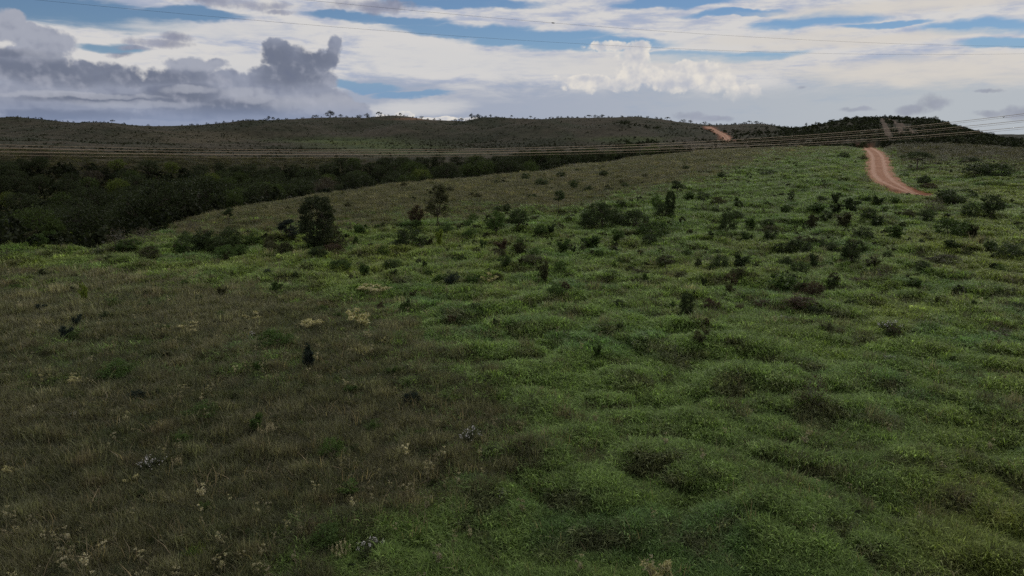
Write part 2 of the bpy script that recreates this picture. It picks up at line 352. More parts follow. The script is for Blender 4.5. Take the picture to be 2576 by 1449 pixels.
def ground(x, y): 
    x = np.atleast_1d(np.asarray(x, float)); y = np.atleast_1d(np.asarray(y, float))
    return road_flat(x, y, height(x, y))
RS = np.exp(np.linspace(math.log(9), math.log(1500), 1600))
def hit(px, py):
    """where the sight line through a photo point meets the ground"""
    a, e = az_el(px, py); x, y = RS*math.sin(a), RS*math.cos(a)
    zr = CAM_H + RS*math.tan(e); zt = height(x, y)
    below = np.where(zr <= zt)[0]
    i = below[0] if len(below) else int(np.argmin(zr-zt))
    if i > 0 and len(below):
        d0, d1 = zr[i-1]-zt[i-1], zt[i]-zr[i]; t = d0/(d0+d1+1e-9); r = RS[i-1]*(1-t)+RS[i]*t
    else: r = RS[i]
    X, Y = r*math.sin(a), r*math.cos(a)
    return X, Y, float(ground(X, Y)[0])
def road_line(pix, hw, n):
    P = np.array([hit(*p) for p in pix]); s = np.r_[0, np.cumsum(np.hypot(np.diff(P[:, 0]), np.diff(P[:, 1])))]
    t = np.linspace(0, s[-1], n); Q = np.stack([pchip(s, P[:, i], t) for i in range(3)], 1)
    k = np.ones(9)/9
    for i in range(3):
        q = np.r_[np.full(4, Q[0, i]), Q[:, i], np.full(4, Q[-1, i])]; Q[:, i] = np.convolve(q, k, 'valid')
    return Q, hw
near_road = road_line([(866.8,147.6),(874.2,152.7),(877.6,157.4),(878.4,164.6),(879.6,172.2),(884,179.5),(893.4,186.2),(904.8,190.9),(915.4,194.7),(926,197.6)], 3.5, 60)
far_road = road_line([(706.3,126.2),(710,128),(716,131.3),(722.6,134.4),(725.6,137.6),(727.8,140),(729.5,142.2)], 2.9, 40)
# carry the first road a little way over its crest and down the hidden side
d0 = near_road[0][0]-near_road[0][1]; d0 /= np.hypot(d0[0], d0[1])
ext = np.array([near_road[0][0][:2] + d0[:2]*k for k in (24, 16, 8)]); ez = height(ext[:, 0], ext[:, 1])
near_road = (np.vstack([np.c_[ext, np.minimum(ez, near_road[0][0][2]-np.array([1.2, .6, .2]))], near_road[0]]), near_road[1])
ROADS += [near_road, far_road]

# ------------------------------------------------------------------ mesh helpers
def mk(name, V, F, mat=None, smooth=False, attrs=None):
    me = bpy.data.meshes.new(name)
    V = np.asarray(V, np.float32); me.vertices.add(len(V)); me.vertices.foreach_set('co', V.ravel())
    F = F if isinstance(F, list) else [F]
    F = [np.asarray(f, np.int32) for f in F if len(f)]
    if F:
        tot = sum(f.size for f in F); me.loops.add(tot); me.loops.foreach_set('vertex_index', np.concatenate([f.ravel() for f in F]))
        st = []; o = 0
        for f in F:
            st.append(o + np.arange(len(f))*f.shape[1]); o += f.size
        st = np.concatenate(st); me.polygons.add(len(st)); me.polygons.foreach_set('loop_start', st.astype(np.int32))
        if smooth: me.polygons.foreach_set('use_smooth', np.ones(len(st), bool))
    for k, (typ, dat) in (attrs or {}).items():
        at = me.attributes.new(k, typ, 'POINT')
        key = 'color' if typ == 'FLOAT_COLOR' else 'vector' if typ == 'FLOAT_VECTOR' else 'value'
        at.data.foreach_set(key, np.asarray(dat, np.int32 if typ == 'INT' else np.float32).ravel())
    me.update(calc_edges=True)
    if mat: me.materials.append(mat)
    return me
def link(name, me, parent=None, **props):
    o = bpy.data.objects.new(name, me); COL.objects.link(o)
    if parent: o.parent = parent
    for k, v in props.items(): o[k] = v
    return o

# ------------------------------------------------------------------ materials
def new_mat(name):
    m = bpy.data.materials.new(name); m.use_nodes = True; m.node_tree.nodes.clear(); return m, G(m.node_tree)
def out(q, sh):
    o = q.n('ShaderNodeOutputMaterial'); q.t.links.new(sh, o.inputs[0])
def bsdf(q, col, rough=.8, spec=.2):
    b = q.n('ShaderNodeBsdfPrincipled'); q.put(b.inputs['Base Color'], col); b.inputs['Roughness'].default_value = rough
    b.inputs['Specular IOR Level'].default_value = spec; return b
def leaf_material(name, source, trans=.3, var=.5, spec=.25):
    m, q = new_mat(name)
    if source == 'object':
        oi = q.n('ShaderNodeObjectInfo'); col = oi.outputs['Color']
    else:
        at = q.n('ShaderNodeAttribute', attribute_type='INSTANCER', attribute_name='tint'); col = at.outputs['Color']
    ge = q.n('ShaderNodeNewGeometry'); rnd = ge.outputs['Random Per Island']
    k = q.step(rnd, 0, 1, 1-var, 1+var)
    c = q.v('SCALE', col); c.node.inputs['Scale'].default_value = 1; q.put(c.node.inputs['Scale'], k)
    hue = q.m('FRACT', q.mul(rnd, 13.7))
    tn = q.mix(q.mul(hue, .35), c, q.mix(1.0, c, (1.3, 1.05, .75), 'MULTIPLY'))
    b = bsdf(q, tn, .55, spec)
    tr = q.n('ShaderNodeBsdfTranslucent'); q.put(tr.inputs[0], q.mix(1.0, tn, (1.1, 1.2, .7), 'MULTIPLY'))
    mx = q.n('ShaderNodeMixShader'); mx.inputs[0].default_value = trans
    q.t.links.new(b.outputs[0], mx.inputs[1]); q.t.links.new(tr.outputs[0], mx.inputs[2]); out(q, mx.outputs[0])
    return m
M_LEAF = leaf_material('leaf', 'object', .28, .38, .08)
M_TINT = leaf_material('grass_blade', 'instancer', .35, .5, .15)
M_SCRUB = leaf_material('scrub_leaf', 'instancer', .25, .40, .08)
def wood_material(name, a, b_):
    m, q = new_mat(name); t = q.n('ShaderNodeTexCoord')
    n = q.fbm(t.outputs['Object'], 9, 5, .6, sc3=(1, 1, .25)).outputs['Fac']
    out(q, bsdf(q, q.mix(n, a, b_), .9, .1).outputs[0]); return m
M_WOOD = wood_material('bark', (.035, .028, .02), (.12, .10, .08))
M_PALE = wood_material('pale_twig', (.14, .13, .11), (.30, .28, .24))
M_FLOWER, q = new_mat('white_flower')
ge = q.n('ShaderNodeNewGeometry'); out(q, bsdf(q, q.mix(ge.outputs['Random Per Island'], (.36, .34, .30), (.66, .63, .59)), .7).outputs[0])
M_PLUME, q = new_mat('dry_plume')
ge = q.n('ShaderNodeNewGeometry'); out(q, bsdf(q, q.mix(ge.outputs['Random Per Island'], (.22, .19, .09), (.48, .42, .24)), .8).outputs[0])
# ground
M_GROUND, q = new_mat('ground_cover')
at = q.n('ShaderNodeAttribute', attribute_type='GEOMETRY', attribute_name='cover'); tcg = q.n('ShaderNodeTexCoord')
f1 = q.fbm(tcg.outputs['Object'], 1.3, 8, .7).outputs['Fac']; f2 = q.fbm(tcg.outputs['Object'], .22, 8, .65, seed=3).outputs['Fac']
v = q.mul(q.step(f1, .25, .75, .45, 1.5), q.step(f2, .3, .7, .7, 1.3))
c = q.v('SCALE', at.outputs['Color']); q.put(c.node.inputs['Scale'], v)
b = bsdf(q, c, .95, .05)
bp = q.n('ShaderNodeBump'); bp.inputs['Strength'].default_value = .8; bp.inputs['Distance'].default_value = .35; q.put(bp.inputs['Height'], f1)
q.t.links.new(bp.outputs[0], b.inputs['Normal']); out(q, b.outputs[0])
# dirt
M_DIRT, q = new_mat('red_dirt')
at = q.n('ShaderNodeAttribute', attribute_type='GEOMETRY', attribute_name='across'); tcd = q.n('ShaderNodeTexCoord')
f1 = q.fbm(tcd.outputs['Object'], .5, 8, .65).outputs['Fac']; f2 = q.fbm(tcd.outputs['Object'], 3.0, 6, .7, seed=5).outputs['Fac']
u = at.outputs['Fac']
w1 = q.m('ABSOLUTE', q.sub(q.m('ABSOLUTE', q.add(u, q.mul(q.sub(f1, .5), .35))), .36))
rut = q.step(w1, .05, .2, 1, 0)
col = q.mix(q.step(f1, .3, .7), (.27, .14, .085), (.37, .205, .13))
col = q.mix(q.mul(rut, .8), col, (.46, .29, .205))
col = q.mix(q.mul(q.step(f2, .55, .75), .5), col, (.22, .095, .06))
b = bsdf(q, col, .95, .05); bp = q.n('ShaderNodeBump'); bp.inputs['Strength'].default_value = .5; bp.inputs['Distance'].default_value = .15; q.put(bp.inputs['Height'], f2)
q.t.links.new(bp.outputs[0], b.inputs['Normal']); out(q, b.outputs[0])
M_WIRE, q = new_mat('weathered_aluminium')
b = bsdf(q, (.38, .29, .19), .6, .3); b.inputs['Metallic'].default_value = .2; out(q, b.outputs[0])
M_STEEL, q = new_mat('dark_steel'); out(q, bsdf(q, (.05, .05, .05), .5, .4).outputs[0])

# ------------------------------------------------------------------ the ground sheet
az_in = np.linspace(R(-46), R(46), 660)
az_out = np.linspace(R(46), R(314), 90)[1:-1]
AZG = np.r_[az_in, az_out]
RG = np.r_[np.exp(np.linspace(math.log(4), math.log(12), 20))[:-1], np.exp(np.linspace(math.log(12), math.log(1300), 470)), np.exp(np.linspace(math.log(1300), math.log(9000), 24))[1:]]
na, nr = len(AZG), len(RG)
gx = np.sin(AZG)[:, None]*RG[None, :]; gy = np.cos(AZG)[:, None]*RG[None, :]
gz = ground(gx.ravel(), gy.ravel()).reshape(na, nr)
def near_edge(px): return np.interp(px, [-200, 0, 60, 140, 172, 205, 338, 398, 517, 636, 715, 795, 870], [88, 83, 80, 84, 99, 113, 141, 158, 194, 272, 303, 308, 312])
def far_edge(px): return np.interp(px, [-200, 0, 200, 338, 398, 517, 636, 715, 795, 870], [300, 298, 298, 304, 306, 322, 350, 362, 352, 335])
def px_left(X): return sstep(-X, -1750, -1500)
def cover_colour(x, y, z):
    M = masks(x, y, z); n1, n2, n3, X, Y, r = (M[k] for k in ('n1', 'n2', 'n3', 'X', 'Y', 'r'))
    e = lambda c: np.array(c)[None, :]
    L = lambda a, b, t: a*(1-t[:, None]) + b*t[:, None]
    grass = L(e((.060, .088, .034)), e((.085, .108, .034)), sstep(n1+.6*n2, -.4, .6))
    grass = L(grass, e((.085, .068, .036)), sstep(n3+.5*n1, .25, .8)*.7)
    dry = L(e((.085, .070, .042)), e((.060, .062, .032)), sstep(n1-n3*.5, -.5, .5))
    dry = L(dry, e((.115, .088, .056)), sstep(n2+.4*n3, .05, .7)*.7)
    tanz = (Y < 600) & (r < 330)
    dry = np.where(tanz[:, None], dry*np.array((1.0, .97, .97)), dry)
    fard = L(e((.060, .052, .036)), e((.038, .041, .025)), sstep(n1*.6+n2, -.4, .5))
    fard = L(fard, e((.090, .074, .046)), sstep(np.exp(-(((X-480)/260)**2+((Y-345)/22)**2))+.3*n1, .35, .9)*.6)
    grass = np.where((r > 330)[:, None], grass*np.array((.95, .88, .95)), grass)
    fk = sstep(r, 235, 330)*(px_left(X))
    dry = L(dry, fard, fk)
    c = L(np.where((r > 330)[:, None], fard, dry), grass, M['g'])
    c = L(c, e((.020, .024, .013)), np.where(r > 330, 1.0, .55)*M['brush']*.85)
    c = L(c, e((.33, .16, .09)), M['red'])
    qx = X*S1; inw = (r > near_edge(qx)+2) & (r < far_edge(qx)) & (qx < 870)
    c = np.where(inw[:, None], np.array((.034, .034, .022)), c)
    for pts, hw in ROADS:
        dm = np.full(x.shape, 1e9)
        for p in pts[::2]: dm = np.minimum(dm, np.hypot(x-p[0], y-p[1]))
        t = (1-sstep(dm + 3.2*n3 + 2*n1, hw-.2, hw+2.6))
        c = L(c, e((.26, .105, .062)), t*.9)
    return c
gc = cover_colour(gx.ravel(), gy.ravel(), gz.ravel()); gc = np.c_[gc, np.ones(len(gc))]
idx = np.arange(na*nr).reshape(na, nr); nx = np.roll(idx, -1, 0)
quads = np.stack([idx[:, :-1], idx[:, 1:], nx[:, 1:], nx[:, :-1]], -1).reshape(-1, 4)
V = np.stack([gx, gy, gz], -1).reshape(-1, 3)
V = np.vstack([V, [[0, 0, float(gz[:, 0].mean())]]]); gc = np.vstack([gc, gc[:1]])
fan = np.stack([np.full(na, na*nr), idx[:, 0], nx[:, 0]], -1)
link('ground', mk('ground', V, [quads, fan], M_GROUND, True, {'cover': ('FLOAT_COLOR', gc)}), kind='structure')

# ------------------------------------------------------------------ dirt roads and the old track over the dome hill
def strip(name, pts, hw, cols=13, lift=.06, mat=M_DIRT, ragged=.5, camber=.10, taper=False):
    n_ = len(pts)
    t = np.gradient(pts[:, :2], axis=0); t /= np.linalg.norm(t, axis=1)[:, None]; nrm = np.stack([t[:, 1], -t[:, 0]], 1)
    u = np.linspace(-1, 1, cols); s = np.r_[0, np.cumsum(np.hypot(np.diff(pts[:, 0]), np.diff(pts[:, 1])))]
    wl = hw*(1+ragged*.35*fbm2(s/5, s*0+3, 7, 3)); wr = hw*(1+ragged*.35*fbm2(s/5, s*0+9, 8, 3))
    tp = np.clip((s[-1]-s)/max(8.0, .12*s[-1]), .12, 1)**.6 if taper else np.ones(n_)
    w = np.where(u[None, :] < 0, wl[:, None], wr[:, None])*tp[:, None]
    X = pts[:, 0:1]+nrm[:, 0:1]*u[None]*w; Y = pts[:, 1:2]+nrm[:, 1:2]*u[None]*w
    rut = np.exp(-((np.abs(u)-.36)/.12)**2)*.06
    Z = pts[:, 2:3] + lift + camber*(1-u**2)[None] - rut[None] + .03*fbm2(X/2, Y/2, 21, 2)
    Z[:, [0, -1]] -= .22
    n, k = X.shape; i = np.arange(n*k).reshape(n, k)
    q4 = np.stack([i[:-1, :-1], i[:-1, 1:], i[1:, 1:], i[1:, :-1]], -1).reshape(-1, 4)
    return link(name, mk(name, np.stack([X, Y, Z], -1).reshape(-1, 3), q4, mat, True, {'across': ('FLOAT', np.tile(u, n))}), kind='structure')
strip('dirt_road', near_road[0], near_road[1], cols=19, ragged=1.0, taper=True)
strip('dirt_road', far_road[0], far_road[1], ragged=1.3, taper=True)
TRACKS = []
def near_track(x, y):
    k = np.ones(len(x))
    for Q in TRACKS:
        for p in Q: k[np.hypot(x-p[0], (y-p[1])*.45) < 1.5] = 0
    return k
def path_strip(pix, hw):
    Q, _ = road_line(pix, hw, 40); Q[:, 2] = ground(Q[:, 0], Q[:, 1])+.15
    TRACKS.append(Q)
    strip('path', Q, hw, 5, .12, M_TRACK, 1.2, .05)
M_TRACK, q = new_mat('worn_track')
t_ = q.n('ShaderNodeTexCoord'); f_ = q.fbm(t_.outputs['Object'], .3, 7, .7).outputs['Fac']
out(q, bsdf(q, q.mix(q.step(f_, .35, .65), (.062, .052, .036), (.12, .088, .064)), .95, .05).outputs[0])
path_strip([(882.5,118.5),(884.5,124),(886.5,129.5),(888,134),(889.5,138)], 1.3)
path_strip([(885,118),(893,121.5),(898,126),(901,131),(903,137)], 1.1)
path_strip([(893,120.5),(902,125),(910,130),(917,134.5)], 1.1)

# ------------------------------------------------------------------ plants: geometry generators
def rng(seed): return np.random.default_rng(seed)
def leaves(rg, C, size, outward=None, up=.5, aspect=.55):
    n = len(C); a = rg.normal(size=(n, 3)); 
    if outward is not None: a = a*.75 + outward*.6
    a[:, 2] += up*rg.random(n); a /= np.linalg.norm(a, axis=1)[:, None]
    b = np.cross(a, rg.normal(size=(n, 3))); b /= np.linalg.norm(b, axis=1)[:, None]
    s = size*rg.uniform(.65, 1.35, n)[:, None]
    A_, B_ = a*s*.5, b*s*.5*aspect
    V = np.stack([C-A_, C+B_-A_*.1, C+A_, C-B_-A_*.1], 1).reshape(-1, 3)
    return V, np.arange(n*4).reshape(n, 4)
def tubes(segs, sides=5):
    """segs: list of (p0, p1, r0, r1)"""
    Vs, Fs = [], []; o = 0; ang = np.arange(sides)/sides*2*math.pi
    for p0, p1, r0, r1 in segs:
        p0 = np.asarray(p0, float); p1 = np.asarray(p1, float); d = p1-p0; L = np.linalg.norm(d)
        if L < 1e-5: continue
        d /= L; u = np.cross(d, (0.3, .9, .1)); u /= np.linalg.norm(u); w = np.cross(d, u)
        ring = np.cos(ang)[:, None]*u + np.sin(ang)[:, None]*w
        Vs.append(np.vstack([p0+ring*r0, p1+ring*r1])); k = np.arange(sides); k2 = (k+1) % sides
        Fs.append(np.stack([k, k2, k2+sides, k+sides], 1)+o); o += 2*sides
    return np.vstack(Vs), np.vstack(Fs)
def bend(rg, p0, p1, r0, r1, n=4, wob=.08):
    p0 = np.asarray(p0, float); p1 = np.asarray(p1, float); L = np.linalg.norm(p1-p0)
    pts = [p0+(p1-p0)*t + (rg.normal(size=3)*wob*L*math.sin(math.pi*t) if 0 < t < 1 else 0) for t in np.linspace(0, 1, n+1)]
    rs = np.linspace(r0, r1, n+1)
    return [(pts[i], pts[i+1], rs[i], rs[i+1]) for i in range(n)], pts
def plant(seed, H, W, shape='dome', clumps=40, lpc=60, leaf=.12, stems=6, trunk=0.0, cr=.22, tr=None, up=.5, aspect=.55, base=.05, gap=.15):
    """returns (wood V,F), (crown V,F) standing on z=0, H tall and W wide"""
    rg = rng(seed); C = []
    while len(C) < clumps:
        d = rg.normal(size=3); d /= np.linalg.norm(d); rr = rg.uniform(.25, 1)**.5
        hz = H*base if shape == 'dome' else trunk
        if shape in ('dome', 'round'):
            if shape == 'dome': d[2] = abs(d[2])*1.0
            z = (hz + (H-hz)*(d[2]*rr if shape == 'dome' else .5+.5*d[2]*rr)); f = 1.0 if shape == 'dome' else 1.0
            p = (d[0]*rr*W/2*f, d[1]*rr*W/2*f, z)
        elif shape == 'column':
            t = rg.random(); prf = math.sin(math.pi*min(1, .12+.80*t))**.45; a = rg.uniform(0, 2*math.pi)
            p = (math.cos(a)*rr*W/2*prf, math.sin(a)*rr*W/2*prf, H*(base+(1-base)*t))
        elif shape == 'vase':
            t = rg.uniform(0, 1)**.7; a = rg.uniform(0, 2*math.pi); prf = math.sin(math.pi*(.15+.78*t))
            p = (math.cos(a)*rr*W/2*prf, math.sin(a)*rr*W/2*prf, trunk+(H-trunk)*t)
        elif shape == 'umbrella':
            a = rg.uniform(0, 2*math.pi); q_ = rg.random()**.5
            p = (math.cos(a)*q_*W/2, math.sin(a)*q_*W/2, trunk+(H-trunk)*(1-.65*q_**2)*rg.uniform(.8, 1))
        else:
            a = rg.uniform(0, 2*math.pi); t = rg.random(); s_ = rg.integers(stems)
            aa = s_*2.4; lean = W*.42*(.4+.6*((s_*37) % 10)/10); hh = H*(.55+.45*((s_*53) % 10)/9)
            p = (math.cos(aa)*lean*t + rg.normal()*W*.05, math.sin(aa)*lean*t + rg.normal()*W*.05, hh*(.2+.8*t))
        C.append(p)
    C = np.array(C)
    # lopsided gaps so the outline is uneven
    nz = perlin(C[:, 0]/W*2.6+seed, C[:, 2]/H*2.6+C[:, 1]/W*2.1, seed); keep = nz > np.quantile(nz, gap); C = C[keep]
    segs = []; tr = tr or max(.012, H*.018); tops = []
    for s in range(stems):
        a = 2*math.pi*s/stems + rg.uniform(-.4, .4); lo = np.array([math.cos(a)*.03*W, math.sin(a)*.03*W, -.15])
        j = rg.integers(len(C)); tgt = C[j]*np.array([.65, .65, .72]); 
        if trunk and shape != 'dome':
            if s == 0:
                sg, pts = bend(rg, (0, 0, -.2), (rg.normal()*W*.05, rg.normal()*W*.05, trunk), tr*1.6, tr, 4, .04); segs += sg; top = pts[-1]; tops += [pts[-1], pts[-2]]
            lo = top; tgt[2] = max(tgt[2], trunk*1.12)
        sg, pts = bend(rg, lo, tgt, tr, tr*.45, 4, .09); segs += sg; tops += pts[1:]
    T = np.array(tops)
    for c_ in C[::2]:
        dd = np.linalg.norm(T-c_, axis=1) + 3*np.maximum(0, T[:, 2]-c_[2]); j = int(np.argmin(dd))
        sg, _ = bend(rg, T[j], c_, tr*.42, tr*.15, 2, .08); segs += sg
    n = len(C); R_ = cr*min(W, H)*rg.uniform(.55, 1.35, n)
    idx_ = np.repeat(np.arange(n), lpc); o = rg.normal(size=(n*lpc, 3)); o /= np.linalg.norm(o, axis=1)[:, None]
    rad = rg.random(n*lpc)**.4; pos = C[idx_] + o*(rad*R_[idx_])[:, None]*np.array([1, 1, .8])
    pos[:, 2] = np.maximum(pos[:, 2], .02)
    LV, LF = leaves(rg, pos, leaf, o, up, aspect)
    return tubes(segs), (LV, LF)
def blades(rg, n, rad, h, w, lean=.5, droop=.5):
    a = rg.uniform(0, 2*math.pi, n); q_ = rad*np.sqrt(rg.random(n)); p = np.stack([np.cos(a)*q_, np.sin(a)*q_, np.zeros(n)-.03], 1)
    b = rg.uniform(0, 2*math.pi, n); hh = h*rg.uniform(.5, 1.2, n); ln = lean*rg.uniform(.2, 1.3, n)
    dr = np.stack([np.cos(b), np.sin(b), np.zeros(n)], 1); sd = np.stack([-np.sin(b+rg.normal(size=n)*.7), np.cos(b), np.zeros(n)], 1)
    ww = w*rg.uniform(.6, 1.4, n)[:, None]; up = np.array([0, 0, 1.0])
    m_ = p + up*(hh*.62)[:, None] + dr*(hh*ln*.4)[:, None]
    t_ = p + up*(hh*(1-droop*rg.random(n)*.55))[:, None] + dr*(hh*ln)[:, None]
    V = np.stack([p-sd*ww*.5, p+sd*ww*.5, m_+sd*ww*.45, m_-sd*ww*.45, t_], 1).reshape(-1, 3); i = np.arange(n)[:, None]*5
    return V, np.hstack([i, i+1, i+2, i+3]), np.hstack([i+3, i+2, i+4])

# ------------------------------------------------------------------ stuff by geometry nodes
def scatter_nodes(name, templates):
    c = bpy.data.collections.new(name+'_kinds')
    for o in templates: c.objects.link(o)
    ng = bpy.data.node_groups.new(name, 'GeometryNodeTree')
    ng.interface.new_socket('Geometry', in_out='INPUT', socket_type='NodeSocketGeometry'); ng.interface.new_socket('Geometry', in_out='OUTPUT', socket_type='NodeSocketGeometry')
    N = ng.nodes.new; L = ng.links.new
    gi, go = N('NodeGroupInput'), N('NodeGroupOutput'); ci = N('GeometryNodeCollectionInfo')
    ci.inputs['Collection'].default_value = c; ci.inputs['Separate Children'].default_value = True; ci.inputs['Reset Children'].default_value = True
    ip = N('GeometryNodeInstanceOnPoints'); ip.inputs['Pick Instance'].default_value = True
    def at(nm, typ):
        a = N('GeometryNodeInputNamedAttribute'); a.data_type = typ; a.inputs['Name'].default_value = nm
        return [o for o in a.outputs if o.enabled][0]
    m2p = N('GeometryNodeMeshToPoints')
    L(gi.outputs[0], m2p.inputs[0]); L(m2p.outputs[0], ip.inputs['Points']); L(ci.outputs[0], ip.inputs['Instance'])
    L(at('kind_id', 'INT'), ip.inputs['Instance Index']); L(at('turn', 'FLOAT_VECTOR'), ip.inputs['Rotation']); L(at('size', 'FLOAT_VECTOR'), ip.inputs['Scale'])
    L(ip.outputs[0], go.inputs[0]); return ng
def stuff(name, P, kinds, turn, size, tint, templates, label, cat):
    me = mk(name, P, [], None, False, {'kind_id': ('INT', kinds), 'turn': ('FLOAT_VECTOR', turn), 'size': ('FLOAT_VECTOR', size), 'tint': ('FLOAT_COLOR', np.c_[tint, np.ones(len(tint))])})
    o = link(name, me, kind='stuff', label=label, category=cat)
    md = o.modifiers.new('scatter', 'NODES'); md.node_group = scatter_nodes(name, templates); return o
def template(name, V, F, mat): return bpy.data.objects.new(name, mk(name, V, F, mat))
def spread(seed, n, r0, r1, a0, a1, mode='log'):
    rg = rng(seed); a = rg.uniform(R(a0), R(a1), n)
    r = np.exp(rg.uniform(math.log(r0), math.log(r1), n)) if mode == 'log' else np.sqrt(rg.uniform(r0*r0, r1*r1, n))
    return r*np.sin(a), r*np.cos(a), r, rg
def on_road(x, y, extra=0.0):
    k = np.zeros(len(x), bool)
    for pts, hw in ROADS:
        for p in pts: k |= np.hypot(x-p[0], y-p[1]) < hw+extra
    return k
def slope(x, y):
    e = .4; zx = (ground(x+e, y)-ground(x-e, y))/(2*e); zy = (ground(x, y+e)-ground(x, y-e))/(2*e); return zx, zy

# grass -------------------------------------------------------------
pas, dry_t = [], []
for s in range(6):
    V, F4, F3 = blades(rng(100+s), 64, .36, .27, .024, 1.1, 1.0); pas.append(template('pasture_tuft', V, [F4, F3], M_TINT))
    V, F4, F3 = blades(rng(200+s), 80, .34, .36, .014, .7, .6); dry_t.append(template('dry_tuft', V, [F4, F3], M_TINT))
def grass(seed, n, r0, r1, which):
    x, y, r, rg = spread(seed, n, r0, r1, -44, 44)
    # no more than about 26 tufts a square metre close by
    z = ground(x, y); M = masks(x, y, z)
    keep = (rg.random(n) < (M['g'] if which else 1-M['g'])) & ~on_road(x, y, -.15)
    x, y, z, r = x[keep], y[keep], z[keep], r[keep]; n = len(x)
    n1, n2, n3, X, Y = (M[k][keep] for k in ('n1', 'n2', 'n3', 'X', 'Y'))
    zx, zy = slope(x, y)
    lod = .9*np.clip(r/24, .75, 20)**.6; hz = np.clip(r/24, .9, 20)**.22*rg.uniform(.75, 1.25, n)
    L = lambda a, b, t: np.array(a)[None]*(1-t[:, None]) + np.array(b)[None]*t[:, None]
    MX = lambda a, b, t: a*(1-t[:, None]) + np.array(b)[None]*t[:, None]
    a1 = fbm2(x/2.3, y/2.3, 301, 3); a4 = fbm2(x/.75, y/.75, 307, 2); a2 = fbm2(x/9, y/9, 303, 3); a3 = fbm2(x/1.3, y/1.3, 305, 2)
    if which:
        yl = sstep(n2*.8 + a2*.7 + .5*sstep(X, 2000, 2450) + .12*(Y < 800)*(X < 1300), .05, .85)
        t = L((.138, .204, .062), (.172, .214, .060), yl)
        t = MX(t, (.080, .158, .056), sstep(a1-a2, .15, .6)*.6)
        dead_shade = sstep(a1*.8 + a3*.45 + a4*.25 + np.clip(zy*1.0, -.4, .5), .22, .62)  # withered patches by noise; slope term paints shade onto camera-facing mound sides
        t = MX(t, (.100, .094, .058), dead_shade*.68)
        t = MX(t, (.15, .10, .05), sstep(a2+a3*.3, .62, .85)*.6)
        hz = hz*(1-.08*dead_shade)
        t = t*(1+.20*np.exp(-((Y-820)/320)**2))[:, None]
    else:
        tanz = (Y < 600)
        t = 1.08*L((.140, .128, .082), (.106, .106, .062), sstep(a2+.5*a1, -.35, .4))
        t = MX(t, (.20, .165, .110), sstep(a1+.4*n2, .1, .6)*.7)
        t = MX(t, (.150, .105, .080), sstep(a3+a2*.6, .35, .8)*.55)
        t = MX(t, (.085, .112, .048), sstep(-a3+.5*a4+n1*.4, .12, .5)*.8)
        t = MX(t, (.140, .095, .070), sstep(a4-.6*a3, .35, .7)*.35)
        t = MX(t, (.30, .26, .17), sstep(a4+a1*.5, .5, .9)*.6)
        t = np.where(tanz[:, None], t*np.array((.95, 1.0, .88)), t*np.array((.93, 1.0, .97)))
        hz = hz*np.where(tanz, .8, 1.0)*np.exp(.75*a3 + .5*a4 + .35*a1)
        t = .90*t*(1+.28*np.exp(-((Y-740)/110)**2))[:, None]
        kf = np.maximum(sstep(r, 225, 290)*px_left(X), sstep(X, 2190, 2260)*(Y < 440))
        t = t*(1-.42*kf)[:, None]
    t = 1.12*t*np.exp(rg.normal(size=n)*.21 + (.42 if which else .62)*a4 + (.15 if which else .4)*a3)[:, None]
    tilt = .55
    rot = np.stack([np.clip(zy*tilt, -.6, .6)*-1*-1, np.clip(-zx*tilt, -.6, .6), np.zeros(n)], 1)
    rot = rot*0; rot[:, 2] = rg.uniform(0, 2*math.pi, n); rot[:, 0] = rg.normal(size=n)*.12; rot[:, 1] = rg.normal(size=n)*.12
    size = np.stack([lod, lod, hz], 1)*rg.uniform(.8, 1.25, n)[:, None]
    return np.stack([x, y, z], 1), rg.integers(0, 6, n), rot, size, t
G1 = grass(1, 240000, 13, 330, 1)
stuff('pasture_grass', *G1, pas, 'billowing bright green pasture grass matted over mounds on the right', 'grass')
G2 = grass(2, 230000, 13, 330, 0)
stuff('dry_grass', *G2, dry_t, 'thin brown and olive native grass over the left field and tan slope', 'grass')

# scrub masses ------------------------------------------------------
scr = []
for s in range(5):
    _, (LV, LF) = plant(400+s, 1.0, 1.1, 'dome', 18, 16, .20, 3, cr=.22, gap=.2); scr.append(template('scrub_plant', LV, LF, M_SCRUB))
spk = []
for s in range(3):
    _, (LV, LF) = plant(430+s, 1.0, .8, 'round', 14, 16, .20, 2, trunk=.25, cr=.22, gap=.2); spk.append(template('scrub_sapling', LV, LF, M_SCRUB))
T_DK, T_MD, T_OL = np.array((.026, .036, .016)), np.array((.05, .072, .025)), np.array((.060, .058, .034))
def tints(rg, n, a, b): 
    t = rg.random(n)[:, None]; return (np.array(a)*(1-t) + np.array(b)*t)*np.exp(rg.normal(size=n)*.25)[:, None]
def scrub(name, seed, n, r0, r1, size, dens, a, b, label, a0=-42, a1=42, mode='log', tall=1.0):
    x, y, r, rg = spread(seed, n, r0, r1, a0, a1, mode); z = ground(x, y); M = masks(x, y, z)
    k = (rg.random(n) < dens(M, x, y)) & ~on_road(x, y, 1.5); x, y, z = x[k], y[k], z[k]; n = len(x)
    s = np.exp(rg.uniform(math.log(size[0]), math.log(size[1]), n))
    sz = np.stack([s*rg.uniform(.8, 1.3, n), s*rg.uniform(.8, 1.3, n), s*rg.uniform(.6, 1.1, n)*tall], 1)
    rot = np.zeros((n, 3)); rot[:, 2] = rg.uniform(0, 6.28, n)
    stuff(name, np.stack([x, y, z-.08*s], 1), rg.integers(0, 8, n), rot, sz, tints(rg, n, a, b), scr+spk, label, 'scrub')
scrub('hill_scrub', 11, 60000, 320, 1100, (.35, 1.15), lambda M, x, y: near_track(x, y)*np.clip(.08 + 1.1*M['n1'] + .5*M['n2'] + .9*M['brush'] - .12*M['g'], .02, 1), T_DK*1.15, T_OL*.85, 'low dark scrub dotted over the far brown hillsides')
